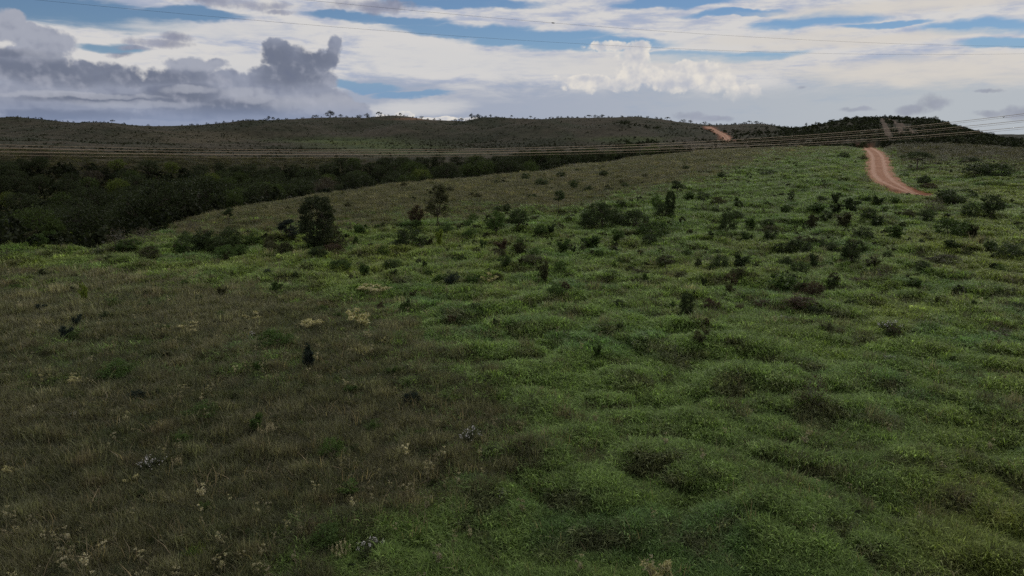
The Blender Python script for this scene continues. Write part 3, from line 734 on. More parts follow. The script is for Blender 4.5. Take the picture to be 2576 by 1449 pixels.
scrub('dome_woodland', 12, 10000, 340, 560, (1.1, 2.7), lambda M, x, y: np.clip(M['brush']*1.3-.25, 0, 1)*near_track(x, y), T_DK, (.04, .048, .024), 'dense dark woodland covering the rounded dome hill on the right', 8, 42)
scrub('slope_scrub', 13, 13000, 55, 360, (.28, .95), lambda M, x, y: np.clip(.75*M['brush'] + .10 + .55*M['n1'] + .25*(M['Y'] < 640)*(M['g'] > .5), .03, 1), T_DK, (.065, .07, .034), 'tiny shrubs sprinkled over the near pasture and tan slope')
scrub('field_herbs', 14, 6500, 15, 75, (.14, .42), lambda M, x, y: np.clip((1-M['g'])*(.5+.7*M['n3'])+.05, 0, 1), (.035, .05, .022), (.085, .095, .045), 'knee high leafy herbs mixed into the brown grass of the left field')
# pale dry herbs and tiny white heads among the brown grass
pale = []
for s in range(3):
    _, (LV, LF) = plant(460+s, .5, .35, 'spike', 12, 14, .055, 4, cr=.16, aspect=.4); pale.append(template('pale_sprig', LV, LF, M_SCRUB))
x, y, r, rg = spread(15, 7000, 15, 110, -42, 42); z = ground(x, y); M = masks(x, y, z)
k = rg.random(len(x)) < np.clip((1-M['g'])*(.18+1.2*M['n1']+.5*M['n3'])+.03 + .35*np.exp(-((M['X']-880)/380)**2-((M['Y']-740)/75)**2)*(M['n3'] > 0), 0, 1); x, y, z = x[k], y[k], z[k]; n = len(x)
s = rg.uniform(.5, 1.3, n); rot = np.zeros((n, 3)); rot[:, 2] = rg.uniform(0, 6.28, n)
stuff('pale_sprigs', np.stack([x, y, z+.1], 1), rg.integers(0, 3, n), rot, np.stack([s, s, s], 1), tints(rg, n, (.22, .21, .12), (.42, .39, .27)), pale, 'pale dry sprigs scattered through the brown grass', 'herbs')

# bent seed stalks standing above the grass
stk = []
for i in range(4):
    V, F4, F3 = blades(rng(480+i), 7, .18, .62, .011, .7, .35); stk.append(template('stalk_spray', V, [F4, F3], M_TINT))
x, y, r, rg = spread(17, 12000, 15, 90, -42, 42); z = ground(x, y); M = masks(x, y, z)
k = rg.random(len(x)) < np.clip((1-M['g'])*.42 + .07 + .5*M['n3'], .02, 1); x, y, z = x[k], y[k], z[k]; n = len(x)
ss = rg.uniform(.6, 1.35, n); rot = np.stack([rg.normal(size=n)*.2, rg.normal(size=n)*.2, rg.uniform(0, 6.28, n)], 1)
stuff('seed_stalks', np.stack([x, y, z], 1), rg.integers(0, 4, n), rot, np.stack([ss, ss, ss], 1), tints(rg, n, (.14, .12, .07), (.28, .23, .15)), stk, 'thin straw coloured seed stalks bending above the grass', 'grass')

# ------------------------------------------------------------------ individual plants
TINT = dict(ol2=(.036, .046, .024), dk=(.038, .055, .023), md=(.054, .088, .027), yl=(.115, .150, .028), rd=(.055, .042, .026), gr=(.080, .070, .052), bl=(.024, .034, .028),
            cr=(.34, .32, .18), lt=(.062, .098, .030), ol=(.055, .058, .030), br=(.060, .044, .030), wh=(.06, .07, .04))
PROTO = {}
def proto(kind, H, W, wood, crown, extra=None, crown_name='crown', wood_name='trunk', wm=None):
    d = [(wood_name, mk(kind+'_'+wood_name, wood[0], wood[1], wm or M_WOOD)), (crown_name, mk(kind+'_'+crown_name, crown[0], crown[1], M_LEAF))]
    for nm, V, F, m in (extra or []): d.append((nm, mk(kind+'_'+nm, V, F, m)))
    PROTO.setdefault(kind, []).append((H, W, d))
for s in range(4): proto('dome', 2.2, 2.6, *plant(500+s, 2.0, 2.3, 'dome', 70, 60, .115, 7, cr=.17, gap=.22), wood_name='stems')
for s in range(3): proto('round', 2.6, 2.3, *plant(520+s, 2.4, 2.0, 'round', 55, 70, .12, 5, trunk=.5, cr=.17, gap=.2), wood_name='stems')
proto('dense', 5.0, 3.7, *plant(540, 4.8, 3.3, 'column', 190, 80, .15, 7, trunk=.4, cr=.13, tr=.07, gap=.10, base=.05))
proto('open', 4.8, 3.0, *plant(541, 4.6, 2.7, 'vase', 90, 80, .15, 7, trunk=1.3, cr=.14, tr=.06, gap=.30))
for s in range(2): proto('thin', 3.2, 1.6, *plant(545+s, 3.1, 1.4, 'round', 34, 60, .12, 4, trunk=1.7, cr=.22, tr=.03, gap=.2))
proto('wide', 3.2, 5.6, *plant(550, 3.0, 5.2, 'dome', 170, 80, .14, 8, cr=.17, tr=.07, gap=.22, base=.22), wood_name='stems')
for s in range(3): proto('spiky', 1.6, 1.8, *plant(555+s, 1.45, 1.6, 'spike', 46, 34, .20, 7, cr=.14, aspect=.38, gap=.1), wood_name='stems')
proto('flat', 3.6, 5.2, *plant(560, 3.5, 5.0, 'umbrella', 80, 60, .14, 7, trunk=1.9, cr=.14, tr=.07, gap=.2))
for s in range(2): proto('bare', 2.2, 2.4, *plant(565+s, 2.1, 2.2, 'dome', 120, 10, .09, 12, cr=.13, tr=.018, gap=.1), wood_name='twigs', wm=M_PALE)
for s in range(2): proto('herb', .6, .9, *plant(570+s, .55, .8, 'spike', 40, 22, .075, 9, cr=.13, aspect=.4, gap=.05), crown_name='leaves', wood_name='stems')
for s in range(2):
    w_, c_ = plant(580+s, .8, .85, 'dome', 40, 40, .07, 8, cr=.17, gap=.15)
    rg = rng(590+s); th = rg.uniform(0, 6.28, 26); q_ = rg.random(26)**.5*.52
    ctr = np.stack([np.cos(th)*q_, np.sin(th)*q_, .80-.9*q_**2+rg.uniform(-.12, .12, 26)], 1)
    pos = np.repeat(ctr, 5, 0)+rg.normal(size=(26*5, 3))*.035
    FV, FF = leaves(rg, pos, .05, None, .2, .7); proto('flower', .92, .95, w_, c_, [('flowers', FV, FF, M_FLOWER)], crown_name='leaves', wood_name='stems')
def tuft(kind, seed, H, W, n, plume):
    V, F4, F3 = blades(rng(seed), n, W*.22, H*.8, .018, .5, .4)
    d = [('blades', mk(kind+'_blades', V, [F4, F3], M_LEAF))]
    if plume:
        rg = rng(seed+1); st = []; C = []
        for i in range(16):
            a = rg.uniform(0, 6.28); l = rg.uniform(.1, .5)*W; h = H*rg.uniform(.75, 1); p = np.array([math.cos(a)*l, math.sin(a)*l, h]); st += bend(rg, (p[0]*.2, p[1]*.2, 0), p, .006, .003, 3, .03)[0]
            C.append(p + (rng(seed+i).normal(size=(26, 3)))*np.array([.02, .02, .10])-np.array([0, 0, .08]))
        PV, PF = leaves(rg, np.vstack(C), .07, None, 1.2, .3); SV, SF = tubes(st, 4)
        d += [('stalks', mk(kind+'_stalks', SV, SF, M_PLUME)), ('plumes', mk(kind+'_plumes', PV, PF, M_PLUME))]
    PROTO.setdefault(kind, []).append((H, W, d))
tuft('plume', 600, 1.0, .9, 90, True); tuft('clump', 610, .8, 1.1, 260, False)
for s in range(4): proto('forest', 8.0, 7.4, *plant(620+s, 7.6, 7.0, 'round', 95, 46, .30, 6, trunk=2.2, cr=.15, tr=.12, gap=.12))
for s in range(2): proto('thicket', 4.0, 4.6, *plant(630+s, 3.7, 4.2, 'dome', 90, 44, .22, 7, cr=.16, tr=.05, gap=.15), wood_name='stems')
for s in range(3): proto('ridgebush', 2.2, 3.6, *plant(650+s, 2.1, 3.4, 'dome', 26, 24, .32, 5, cr=.2, tr=.06, gap=.2), wood_name='stems')
for s in range(2): proto('ridge', 4.0, 3.6, *plant(640+s, 3.9, 3.4, 'round', 26, 28, .34, 4, trunk=.7, cr=.2, tr=.09, gap=.2))
proto('ridgeflat', 4.0, 5.0, *plant(645, 3.9, 4.8, 'umbrella', 30, 28, .34, 5, trunk=1.7, cr=.16, tr=.09, gap=.2))
_ct = {}
prg = random.Random(77)
def put(kind, name, label, cat, loc, H, W, tint, group=None):
    vs = PROTO[kind]; _ct[kind] = _ct.get(kind, -1)+1
    h0, w0, parts = vs[_ct[kind] % len(vs)]
    e = bpy.data.objects.new(name, None); COL.objects.link(e); e.empty_display_size = .2
    e.location = loc; e.rotation_euler = (0, 0, prg.uniform(0, 6.28)); e.scale = (W/w0, W/w0, H/h0)
    e['label'] = label; e['category'] = cat
    if group: e['group'] = group
    k = prg.uniform(1.05, 1.5); c = (tint[0]*k, tint[1]*k, tint[2]*k, 1)
    for nm, me in parts:
        o = bpy.data.objects.new(nm, me); COL.objects.link(o); o.parent = e; o.color = c
        if nm in ('flowers', 'plumes', 'stalks', 'blades'): o['kind'] = 'stuff'
    return e
NAME = dict(dome='shrub', round='shrub', dense='bushy_tree', open='slender_tree', thin='sapling', wide='broad_bush', spiky='shrub', flat='flat_topped_tree', bare='bare_bush', herb='pale_herb', flower='flowering_bush', plume='plume_grass', clump='grass_clump', thicket='thicket', forest='forest_tree')
CAT = dict(shrub='shrub', bushy_tree='tree', slender_tree='tree', sapling='tree', broad_bush='bush', flat_topped_tree='tree', bare_bush='bush', pale_herb='herb', flowering_bush='bush', plume_grass='grass clump', grass_clump='grass clump', thicket='bush', forest_tree='tree')
GRP = dict(shrub='shrubs dotted over the pasture', bushy_tree='', slender_tree='', sapling='thin saplings on the slopes', broad_bush='', flat_topped_tree='', bare_bush='leafless grey bushes by the gallery forest', pale_herb='pale leafy herbs in the field', flowering_bush='white flowering bushes in the grass', plume_grass='beige plumed grasses in the brown field', grass_clump='yellow green grass clumps', thicket='thickets at the forest edge', forest_tree='')
# x, y of the base and h, w in the 1024-wide photograph; kind; tint; label
T = '''
318.7 246.6 50 37 dense ol2|tall dense dark green tree standing alone left of centre
438.7 227 42 26 open ol|tall slender tree with open reddish crown near the centre
416.4 228.5 21 15 round rd|small reddish brown shrub just left of the slender open tree
601.5 228.5 27 46 wide dk|broad dark bush with visible bare limbs in mid pasture
632 228 21 32 dome dk|dark rounded bush joined to the right side of the broad bush
559 214.6 25 13 thin dk|sapling with bare stem and round head above the mid pasture
525.7 186 11 8 thin dk|tiny sapling high on the tan slope near the forest edge
541 186 7 15 dome dk|low dark shrub beside the tiny sapling on the tan slope
573.7 190 9 9 round dk|upright small shrub on the upper tan slope
588 191.7 6 11 dome dk|flat little shrub right of the upright one on the upper tan slope
551.5 182.5 4 7 dome dk|speck of a shrub highest on the tan slope
609 191 4 12 dome dk|low double shrub on the tan slope above the broad dark bush
676.7 200.7 17 12 thin dk|dark leafy sapling at the top right of the mid pasture
669.7 216 21 9 dense dk|narrow upright dark shrub below the leafy sapling
664 216.7 14 19 dome dk|dark bush at the foot of the narrow upright shrub
655.8 210.4 14 11 round lt|light green leafy shrub left of the narrow upright shrub
518 231 19.5 20 round dk|round dark shrub in the shrub belt right of the slender tree
497 235.5 23 16 round md|feathery mid green shrub next to the round dark shrub
506.9 213.2 9 8 round dk|dark upper shrub behind the feathery mid green one
498.5 213 8 12 dome dk|low dark shrub behind the feathery green shrub to the left
473.5 223 10 11 dome lt|light green shrub behind the belt right of the slender tree
468 227 8 13 dome md|low green shrub in front of the light green one
409.5 248 20 34 dome dk|wide dark shrub mass below the reddish shrub
447 235.5 12 22 dome md|spreading green shrub at the foot of the slender tree
439.4 246.6 16 11 spiky yl|bright fresh green sapling below the slender open tree
501.3 252.9 12 16 spiky br|ragged shrub with brown and green leaves below the feathery shrub
519.4 255 12 14 spiky ol|thin olive shrub right of the ragged brown green shrub
530.5 263.3 9 22 dome ol|low twiggy olive shrub in the middle of the pasture
590.4 250.8 14 26 spiky md|spiky green shrub in front of the broad dark bush
616.8 243.8 12 13 spiky md|upright leafy shrub to the right front of the broad bush
653 236.9 17 34 dome md|sprawling green shrub between broad bush and road slope
390.7 269.6 10 15 dome dk|small isolated dark shrub below the big dense tree
452.6 285.6 14 16 dome bl|bluish dark shrub with rounded top in the centre field
544.4 284.2 26 14 spiky ol|tall loose twiggy shrub in the centre pasture
555.6 295.3 13 18 dome md|yellowish green shrub under the tall twiggy shrub
565.3 292.5 10 9 round br|brown shrub at the right side of the yellowish green one
665.5 274.5 17 15 thin ol|small tree with open head in the right pasture
686.4 316.2 20 13 dense dk|lone dark upright bush standing among the grass mounds
641.9 275.8 8 22 dome ol|low grey green shrub left of the small open tree
611.3 276.5 6 16 dome dk|low dark shrub on pale grass in the mid right pasture
474.8 309.9 7 15 dome dk|dark flat shrub on a mound crest at centre
597 359.9 15 12 spiky md|fresh green sprig beside a brown mound at lower centre
290.9 241.7 19 22 open bl|shrub with gnarled stems left of the big dense tree
253.3 243.8 12 16 dome md|green shrub midway along the left shrub belt
270 248 15 12 dome ol|olive shrub between green shrub and gnarled shrub
229.6 227 16 11 thin dk|thin sapling with small flat head on the left tan slope
231 249.4 21 22 dome dk|solid dark bush under the thin sapling on the left
206 250.8 21 29 dome dk|dark green bush left of the solid dark bush
186 243 12 14 dome dk|dark bush behind the left end of the shrub belt
182 256 13 15 spiky md|leafy green bush in front of the left shrub belt
206 247 10 18 dome lt|yellowish crown of a low bush inside the left belt
152 255 10 16 dome md|green bush between the bare thicket and the left belt
193 234 14 18 bare gr|leafless grey bush on the slope behind the left belt
120 250 24 34 bare gr|large leafless grey thicket at the right end of the forest
143 246 17 24 bare gr|smaller leafless grey bush right of the large thicket
72 232 14 17 dome yl|yellow green bush at the near forest edge on the left
75 246 14 14 dome yl|second yellow green bush below the first at the forest edge
110 262.6 7 9 round dk|small dark ball of a shrub on green grass at left
339.6 268.9 11 22 dome md|low green shrub right below the big dense tree
332.6 255 11 22 dome br|rusty brown bush at the foot of the big dense tree
268.6 274.4 6 9 dome bl|bluish little shrub on the yellow green strip
84.9 305 20 9 spiky yl|narrow plant with yellow green tip in the left field
41.7 313.4 9 15 spiky bl|dark bluish shrub at the left of the brown field
200.4 303.7 9 7 round dk|small dark upright plant in the brown field
146 310.6 8 15 spiky md|green leafy plant in the left middle of the brown field
101.6 292.5 6 16 dome dk|flat dark shrub at the top of the brown field
295.8 278.6 7 5 round dk|dark pointed plant on the yellow green strip
78 329.3 14 12 spiky bl|upper bluish black shrub of the pair in the left field
68 341.8 15 17 spiky bl|lower bluish black shrub of the pair in the left field
702.7 209.9 15 13 thin dk|dark shrub with short trunk on the green slope below the tan one
718.7 205.7 10 15 dome ol|olive shrub on the green slope near the short trunked one
727 233.5 22 18 dome dk|tall dark double bush in the right pasture
736.8 221 11 18 dome dk|dark leafy bush just behind the tall double bush
749.3 230.7 12 17 spiky md|green leafy bush at the right of the tall double bush
769 236 11 24 dome ol|olive spreading bush between double bush and road
821.7 202.2 7 12 dome dk|black compact shrub below the red road
834.9 205.7 12 11 spiky dk|spiky plant with upright spears below the red road
850.9 212.7 13 22 spiky dk|spreading spiky dark shrub below the road bend
878 207 10 16 spiky dk|dark star shaped shrub in the grass below the road
868.3 219.6 11 15 dome dk|rounded dark shrub below the star shaped one
816 214 10 22 spiky md|mid green shrub left of the spreading spiky shrub
789.7 214 5 26 dome dk|low dark band of shrub on the slope under the road
812 230.7 15 14 spiky ol|leaning olive shrub in the right pasture
825.9 222.4 11 13 round dk|dark shrub behind the leaning olive one
842.6 226.6 12.5 22 spiky ol|loose wide olive shrub in the right pasture
875.9 228 12 18 spiky dk|dark pointed shrub on the right pasture under the rounded one
862.7 239 12.5 20 dome dk|dark broad shrub at the bottom of the pointed one
894 240.5 14 22 spiky lt|pale leafed open shrub in the right pasture
799 254.4 17 26 dome dk|big dark shrub at the left of the lower right row
781.3 254.4 11 22 dome dk|lower dark shrub beside the big one at the row end
819 248.8 10 15 dome dk|dark shrub in the gap of the lower right row
831 251.5 10 19 dome dk|dark low shrub leading up to the tallest of the row
852 264 27 25 round dk|tallest dark leafy shrub of the lower right row
887 260 8 9 round dk|little dark round shrub right of the row
952 237.7 22 34 dome md|large green bush in the grass at right
972 238 13 16 spiky ol|twiggy shrub on the right of the large green bush
989.8 218.2 25 28 round dk|big black green tree crown near the right edge
969 218 14 16 dome dk|dark bush left of the big crown near the right edge
955 207 17 30 round dk|broad dark tree below the end of the red road
932.9 212.6 15 26 bare gr|grey twiggy bush left of the broad dark tree
924.5 222.3 13 16 dome dk|dark bush in front of the grey twiggy bush
906.5 218 9 15 dome ol|dull olive bush below the end of the road
923 187.6 11 13 round dk|round dark shrub on the bank right of the road
916.3 168.8 14 25 flat dk|flat topped tree with forked trunk right of the road
995.6 176.4 14 30 dome dk|large dark thicket on the right slope
978.8 173.6 10 30 dome dk|dark thicket joined to the left of the large one on the right slope
970.5 162.6 6 19 dome dk|small thicket above the large one on the right slope
1010 257 15 28 dome dk|dark bush cut by the right edge of the view
951 250 10 18 spiky dk|dark leafy shrub below the large green bush
945.5 264 10 36 dome ol|low spreading shrub over a green mound at right
881.5 279.4 14 22 bare br|grey brown rounded twiggy bush in the right pasture
799 275.2 13 20 dome dk|bushy dark shrub under the lower right row
813 269.7 15 14 spiky dk|upright dark shrub right behind the bushy one
718.7 269.7 15 22 dome dk|dark left twin bush on the mounds right of centre
740.9 269.7 15 20 spiky dk|dark right twin bush on the mounds right of centre
728 285.6 13 18 dome br|brownish bush below the twin bushes
714.5 254.4 6 12 dome dk|small dark shrub above the twin bushes
782.6 293 17 30 spiky md|bright leafed sprawling shrub among the mounds
811.9 296 14 22 dome br|brown shrub at the right of the bright sprawling one
859 283.6 6 22 dome br|flat brown shrub on the right pasture
768.8 175 6 19 dome dk|dim flat shrub high on the green slope
757 163.2 3.5 7 dome dk|lone dark dot of shrub below the far brush line
843.9 158.3 6 11 dome dk|small bush at the crest left of the road
839 183.4 4 7 dome dk|black dot of shrub left of the road bend
721.5 179.3 7 8 round dk|small upright shrub on the upper green slope
686 170.9 5 7 round dk|small dark shrub on the tan slope crest
863.4 158.4 5 10 dome ol|scrubby bush overhanging the left road edge
864.8 180.6 8 18 bare br|twiggy brown bush against the left side of the road
929 190 7 16 dome br|brown scrub on the red cut bank right of the road
905 176 4 10 dome md|green scrub tuft on the right verge of the road
115.5 379.4 20 38 dome md|low spreading green bush in the left brown field
137 401.6 11 14 round bl|blue black small bush below the low spreading one
203 419.7 18 34 dome md|broad mid green bush in the lower left field
257 433.6 19 21 spiky md|upright green bush behind the beige plumes
277 348.8 22 35 dome md|dense green bush beside white flowers in the left field
309.6 372.4 26 20 spiky bl|dark skeletal shrub with hanging leaves at left centre
334 461.5 24 25 dome lt|glossy green bush with bright leaves at lower left
355 458.7 15 14 dome dk|dark bush touching the glossy green bush
289.5 458.6 7 28 dome yl|flat bright yellow green plant left of the glossy bush
410.8 405.8 18 20 dome bl|dark bush with pale twigs at centre left
469.3 446 22 25 flower wh|bush topped with white flowers where brown field meets green mounds
153 472 20 26 flower wh|plant with scattered white heads in the lower left field
371.8 560 28 28 flower wh|white flowering bush at the bottom edge
500 497 9 15 flower wh|few white flowers low among dark grass at lower centre
888.5 332 14 25 flower wh|white flowering bush on the right hand mounds
784 321 7 13 flower wh|small whitish flowering plant left of the right hand one
252 339 9 17 flower wh|white flower heads left of the dense green bush
15.3 369.5 8 21 flower wh|white flower patch at the left edge of the field
890 362.7 9 14 flower wh|faded white flower head below the right hand flowering bush
74 420 10 12 flower wh|tiny white flowered plant low in the left field
387 437 10 9 flower wh|single pale flower stalk left of the mound edge
267 438.7 13 17 plume cr|beige feathery grass in front of the upright green bush
178.8 470.7 13 11 plume cr|beige feathery grass right of the scattered white heads
340 560 14 20 plume cr|grey beige tuft of dry grass at the bottom left
133.6 487.3 12 20 herb cr|cream leafed herb under the scattered white heads
9.7 477.6 12 17 herb cr|yellowish herb at the left edge near the bottom
58.4 452.6 6 15 herb cr|pale creamy sprig in the lower left field
332.6 502.7 10 15 herb cr|creamy herb in the brown grass right of the glossy bush
658.6 586 26 40 herb cr|cream plumed herb rising from the bottom edge
388.6 519.4 8 12 herb cr|pale herb in brown grass at lower centre left
200.4 562 19 30 clump yl|yellow green tussock at the bottom left
327 545 20 36 dome md|broad leafed green bush at the bottom left of the mounds
254.7 322.4 9 28 herb cr|long cream herb patch above the dense green bush
311.7 330.7 12 30 herb cr|cream and grey herb patch right of the dense green bush
188 333.5 9 38 herb cr|wide pale herb patch in the middle of the left field
76.5 386.3 10 26 herb cr|pale grey herb patch below the bluish pair
44.5 383.6 9 14 herb cr|cream herb tuft left of the low spreading bush
370.5 292.5 8 42 herb cr|long line of creamy herbs on the yellow green strip
490 284.2 10 22 herb cr|creamy herbs right of the bluish rounded shrub
359.4 328 17 31 herb cr|tall cream herbs at the edge of the brown field
383.7 346 8 10 herb cr|small cream herb on the dark ground at centre left
381 312.6 10 8 round rd|reddish brown plant on yellow green grass at centre
402.5 309.8 7 4 round rd|thin reddish brown stump of a plant at centre
813 401.6 26 30 bare br|brown twiggy bush sunk between mounds at right
802 308 13 34 dome br|wide brown bush on the mounds in the right pasture
763 307 8 19 dome br|low brown bush left of the wide brown bush
816 314 9 20 dome dk|small dark bush in front of the wide brown bush
705.5 326.5 8 8 round rd|dark red seed stalk plant right of the lone upright bush
700.6 344.6 16 22 herb ol|grey green herbs below the dark red plant
1014 309.8 8 20 dome dk|dark shrub at the right edge of the mounds
1004 339 8 40 dome br|dark brown low bush along the right edge
965 394.7 10 34 clump rd|orange brown withered grass patch at right
952.5 364 8 7 round dk|small dark plant in the right hand grass
'''
for ln in T.strip().split('\n'):
    a, label = ln.split('|'); x, y, h, w, kind, tn = a.split()
    x, y, h, w = map(float, (x, y, h, w))
    X, Y, Z = hit(x, y); d = Y*cp - (Z-CAM_H)*sp
    nm = NAME[kind]
    k = (1.02 if h > 23 and y < 330 else 1.22) if kind != 'flower' else .95
    put(kind, nm, label, CAT[nm], (X, Y, Z-.03), h/FPX*d*k, w/FPX*d*k, TINT[tn], GRP[nm] or None)

# further shrubs sown through the belts, each named by the plant it stands next to
LM = [(318,246,'the big dense tree'),(438,227,'the slender open tree'),(601,228,'the broad dark bush'),(686,316,'the lone dark upright bush'),(852,262,'the tallest shrub of the lower right row'),(918,194,'the lower end of the road'),
      (952,237,'the large green bush at right'),(727,233,'the tall double bush'),(559,214,'the bare stemmed sapling'),(518,231,'the round dark shrub'),(277,348,'the dense green bush'),(115,379,'the low spreading green bush'),(85,305,'the yellow tipped plant'),
      (310,372,'the dark skeletal shrub'),(783,293,'the bright sprawling shrub'),(888,332,'the white flowering bush at right'),(120,250,'the large grey thicket'),(231,249,'the solid dark bush'),(452,285,'the bluish rounded shrub'),(370,292,'the line of creamy herbs'),
      (526,186,'the tiny sapling'),(673,205,'the dark leafy sapling'),(597,360,'the fresh green sprig'),(835,205,'the spiky plant with spears'),(665,274,'the small tree with open head'),(1005,339,'the brown bush at the right edge'),(203,420,'the broad mid green bush')]
xrg = random.Random(21)
for x0, x1, y0, y1, n, h0, h1, kinds, tns in [(345,660,226,288,40,6,13,('dome','spiky','round'),('md','dk','ol','md')), (660,1015,198,300,55,5,12,('dome','spiky','spiky','round'),('dk','md','ol','dk')),
        (430,1015,290,345,34,5,12,('dome','spiky','bare'),('md','ol','br','dk')), (0,430,285,430,50,6,12,('dome','spiky','dome'),('dk','md','md','ol')), (0,430,430,565,16,10,18,('dome','dome','spiky'),('md','md','ol','lt')), (340,700,172,214,22,3,7,('dome','round'),('dk','ol')),
        (0,345,238,262,34,8,16,('dome','bare','spiky','round'),('md','ol','dk','md')), (100,330,222,240,10,6,11,('bare','dome'),('gr','ol'))]:
    for i in range(n):
        x, y = xrg.uniform(x0, x1), xrg.uniform(y0, y1); h = xrg.uniform(h0, h1); w = h*xrg.uniform(1.0, 1.9); kd = xrg.choice(kinds); tn = xrg.choice(tns)
        X, Y, Z = hit(x, y)
        if on_road(np.array([X]), np.array([Y]), 1.5)[0]: continue
        d = Y*cp-(Z-CAM_H)*sp; lx, ly, ln_ = min(LM, key=lambda q: (q[0]-x)**2+((q[1]-y)*2.2)**2); dx, dy = x-lx, (y-ly)*2.2
        rel = ('left of' if dx < 0 else 'right of') if abs(dx) > abs(dy) else ('behind' if dy < 0 else 'in front of')
        wd = dict(md='green', dk='dark', ol='olive', br='brown', bl='bluish dark', gr='grey', lt='light green')[tn]; sh = dict(dome='spreading', spiky='ragged', round='upright', bare='twiggy')[kd]
        put(kd, 'shrub', f'small {wd} {sh} shrub {rel} {ln_}', 'shrub', (X, Y, Z-.03), h/FPX*d*1.15, w/FPX*d*1.1, TINT[tn], 'small shrubs sown through the grass')

# ------------------------------------------------------------------ gallery forest in the valley: each crown its own tree
frg = random.Random(5); spots = []
for t in range(20000):
    if len(spots) >= 285: break
    px = frg.uniform(-10, 865); a = float(az_el(px, 150)[0]); r0, r1 = float(near_edge(px))+3, float(far_edge(px))-2
    r = math.sqrt(frg.uniform(r0*r0, r1*r1)); x, y = r*math.sin(a), r*math.cos(a)
    lim = 4.4 + .8*frg.random()
    if all((x-q[0])**2+(y-q[1])**2 > lim*lim*(1 if q[2] > 120 else .6) for q in spots): spots.append((x, y, r, px))
FZ = [(35, 'at the left edge'), (75, 'above the yellow green edge bushes'), (120, 'above the large grey thicket'), (165, 'above the smaller grey thicket'), (210, 'above the left shrub belt'), (260, 'above the thin left sapling'), (305, 'left of the big dense tree'), (350, 'behind the big dense tree'), (400, 'right of the big dense tree'), (455, 'behind the slender open tree'), (520, 'left of the tan slope sapling'), (580, 'above the tan slope sapling'), (650, 'above the broad dark bush'), (720, 'below the far red road'), (790, 'below the low saddle'), (2000, 'left of the near road crest')]
for i, (x, y, r, px) in enumerate(sorted(spots, key=lambda s: s[2])):
    z = float(ground(x, y)[0]); sec = 'far left' if px < 130 else 'left' if px < 340 else 'middle' if px < 540 else 'right'
    young = r < near_edge(px)+12 or px > 690
    hh = frg.uniform(2.6, 4.2) if young else frg.uniform(4.8, 7.6)
    u = frg.random(); tn, word = ((.029, .038, .018), 'dark') if u < .70 else ((.040, .058, .018), 'mid green') if u < .90 else ((.072, .094, .022), 'yellow green') if u < .955 else ((.052, .046, .036), 'greyish')
    zone = next(w for lim, w in FZ if px < lim); e0, e1 = float(near_edge(px)), float(far_edge(px)); t = (r-e0)/(e1-e0)
    row = 'front row' if t < .12 else 'second row' if t < .35 else 'middle rows' if t < .65 else 'back rows'
    put('thicket' if young else 'forest', 'forest_tree', f'{word} {"low bushy tree" if young else "tall tree"}, {row} of gallery forest, {zone}', 'tree', (x, y, z-.1), hh, hh*frg.uniform(.85, 1.2), tn, 'trees of the gallery forest')
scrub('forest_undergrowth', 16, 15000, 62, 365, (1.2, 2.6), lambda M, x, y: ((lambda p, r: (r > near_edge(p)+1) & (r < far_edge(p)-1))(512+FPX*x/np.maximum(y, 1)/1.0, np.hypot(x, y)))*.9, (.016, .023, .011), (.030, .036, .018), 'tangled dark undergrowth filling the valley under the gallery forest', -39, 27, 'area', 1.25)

# ------------------------------------------------------------------ trees on the skyline
def ridge_spot(px):
    a = float(az_el(px, 122)[0]); rr = np.linspace(380, 1150, 500); x, y = rr*math.sin(a), rr*math.cos(a); z = ground(x, y)
    i = int(np.argmax((z-CAM_H)/rr)); return x[i], y[i], z[i], rr[i]*math.cos(a)
def sky_tree(px, h, w, kind, label, group=None, tn=(.018, .024, .012)):
    x, y, z, d = ridge_spot(px); put(kind, 'ridge_tree', label, 'tree', (x, y, z-.35), h/FPX*d+.35, w/FPX*d, tn, group)
sky_tree(330.5, 6.5, 10, 'ridge', 'round headed dark tree alone on the skyline above the left hills')
sky_tree(379.5, 4.5, 6.5, 'ridgeflat', 'umbrella shaped tree on the skyline of the left centre hilltop')
sky_tree(367, 4.5, 5, 'ridge', 'dark bushy tree just left of the umbrella shaped tree')
sky_tree(471.5, 6, 5, 'ridge', 'pair like twin stemmed tree on the central skyline')
sky_tree(477.5, 4, 7, 'ridge', 'low tree right beside the twin stemmed tree on the skyline')
sky_tree(269, 4, 4, 'ridge', 'small round tree on the left skyline before the tall one')
sky_tree(1014, 4, 14, 'ridgeflat', 'flat spreading tree on the ridge at the right edge')
sky_tree(934, 4.5, 7, 'ridge', 'largest round tree on the right shoulder of the dome hill')
sky_tree(806.5, 4, 3, 'ridge', 'little lone tree in the saddle left of the dome hill')
sky_tree(816, 4, 2.5, 'ridge', 'thin little tree starting up the dome hill on the left')
rows = [(0, 160, 16, 'far left ridge'), (180, 255, 14, 'low part of the left ridge'), (255, 330, 14, 'upper part of the left ridge'), (335, 440, 22, 'left centre hilltop'), (450, 520, 16, 'left half of the central ridge'), (520, 600, 18, 'right half of the central ridge'), (600, 715, 20, 'ridge beside the far road'), (715, 760, 16, 'low saddle ridge near the far road'), (760, 806, 16, 'low saddle ridge near the dome'), (812, 850, 16, 'left flank of the dome hill'), (850, 910, 22, 'top of the dome hill'), (910, 965, 18, 'right flank of the dome hill'), (965, 1024, 16, 'right falling ridge')]
for x0, x1, n, nm in rows:
    for k in range(n):
        px = x0 + (x1-x0)*(k+frg.random())/n; h = frg.choice([1.0, 1.2, 1.5, 1.8, 2.1, 2.8])
        sky_tree(px, h, h*frg.uniform(1.0, 2.2), frg.choice(['ridge', 'ridgeflat', 'ridge']) if h > 2.4 else 'ridgebush', f'tiny dark tree on the skyline of the {nm}', f'skyline trees of the {nm}')

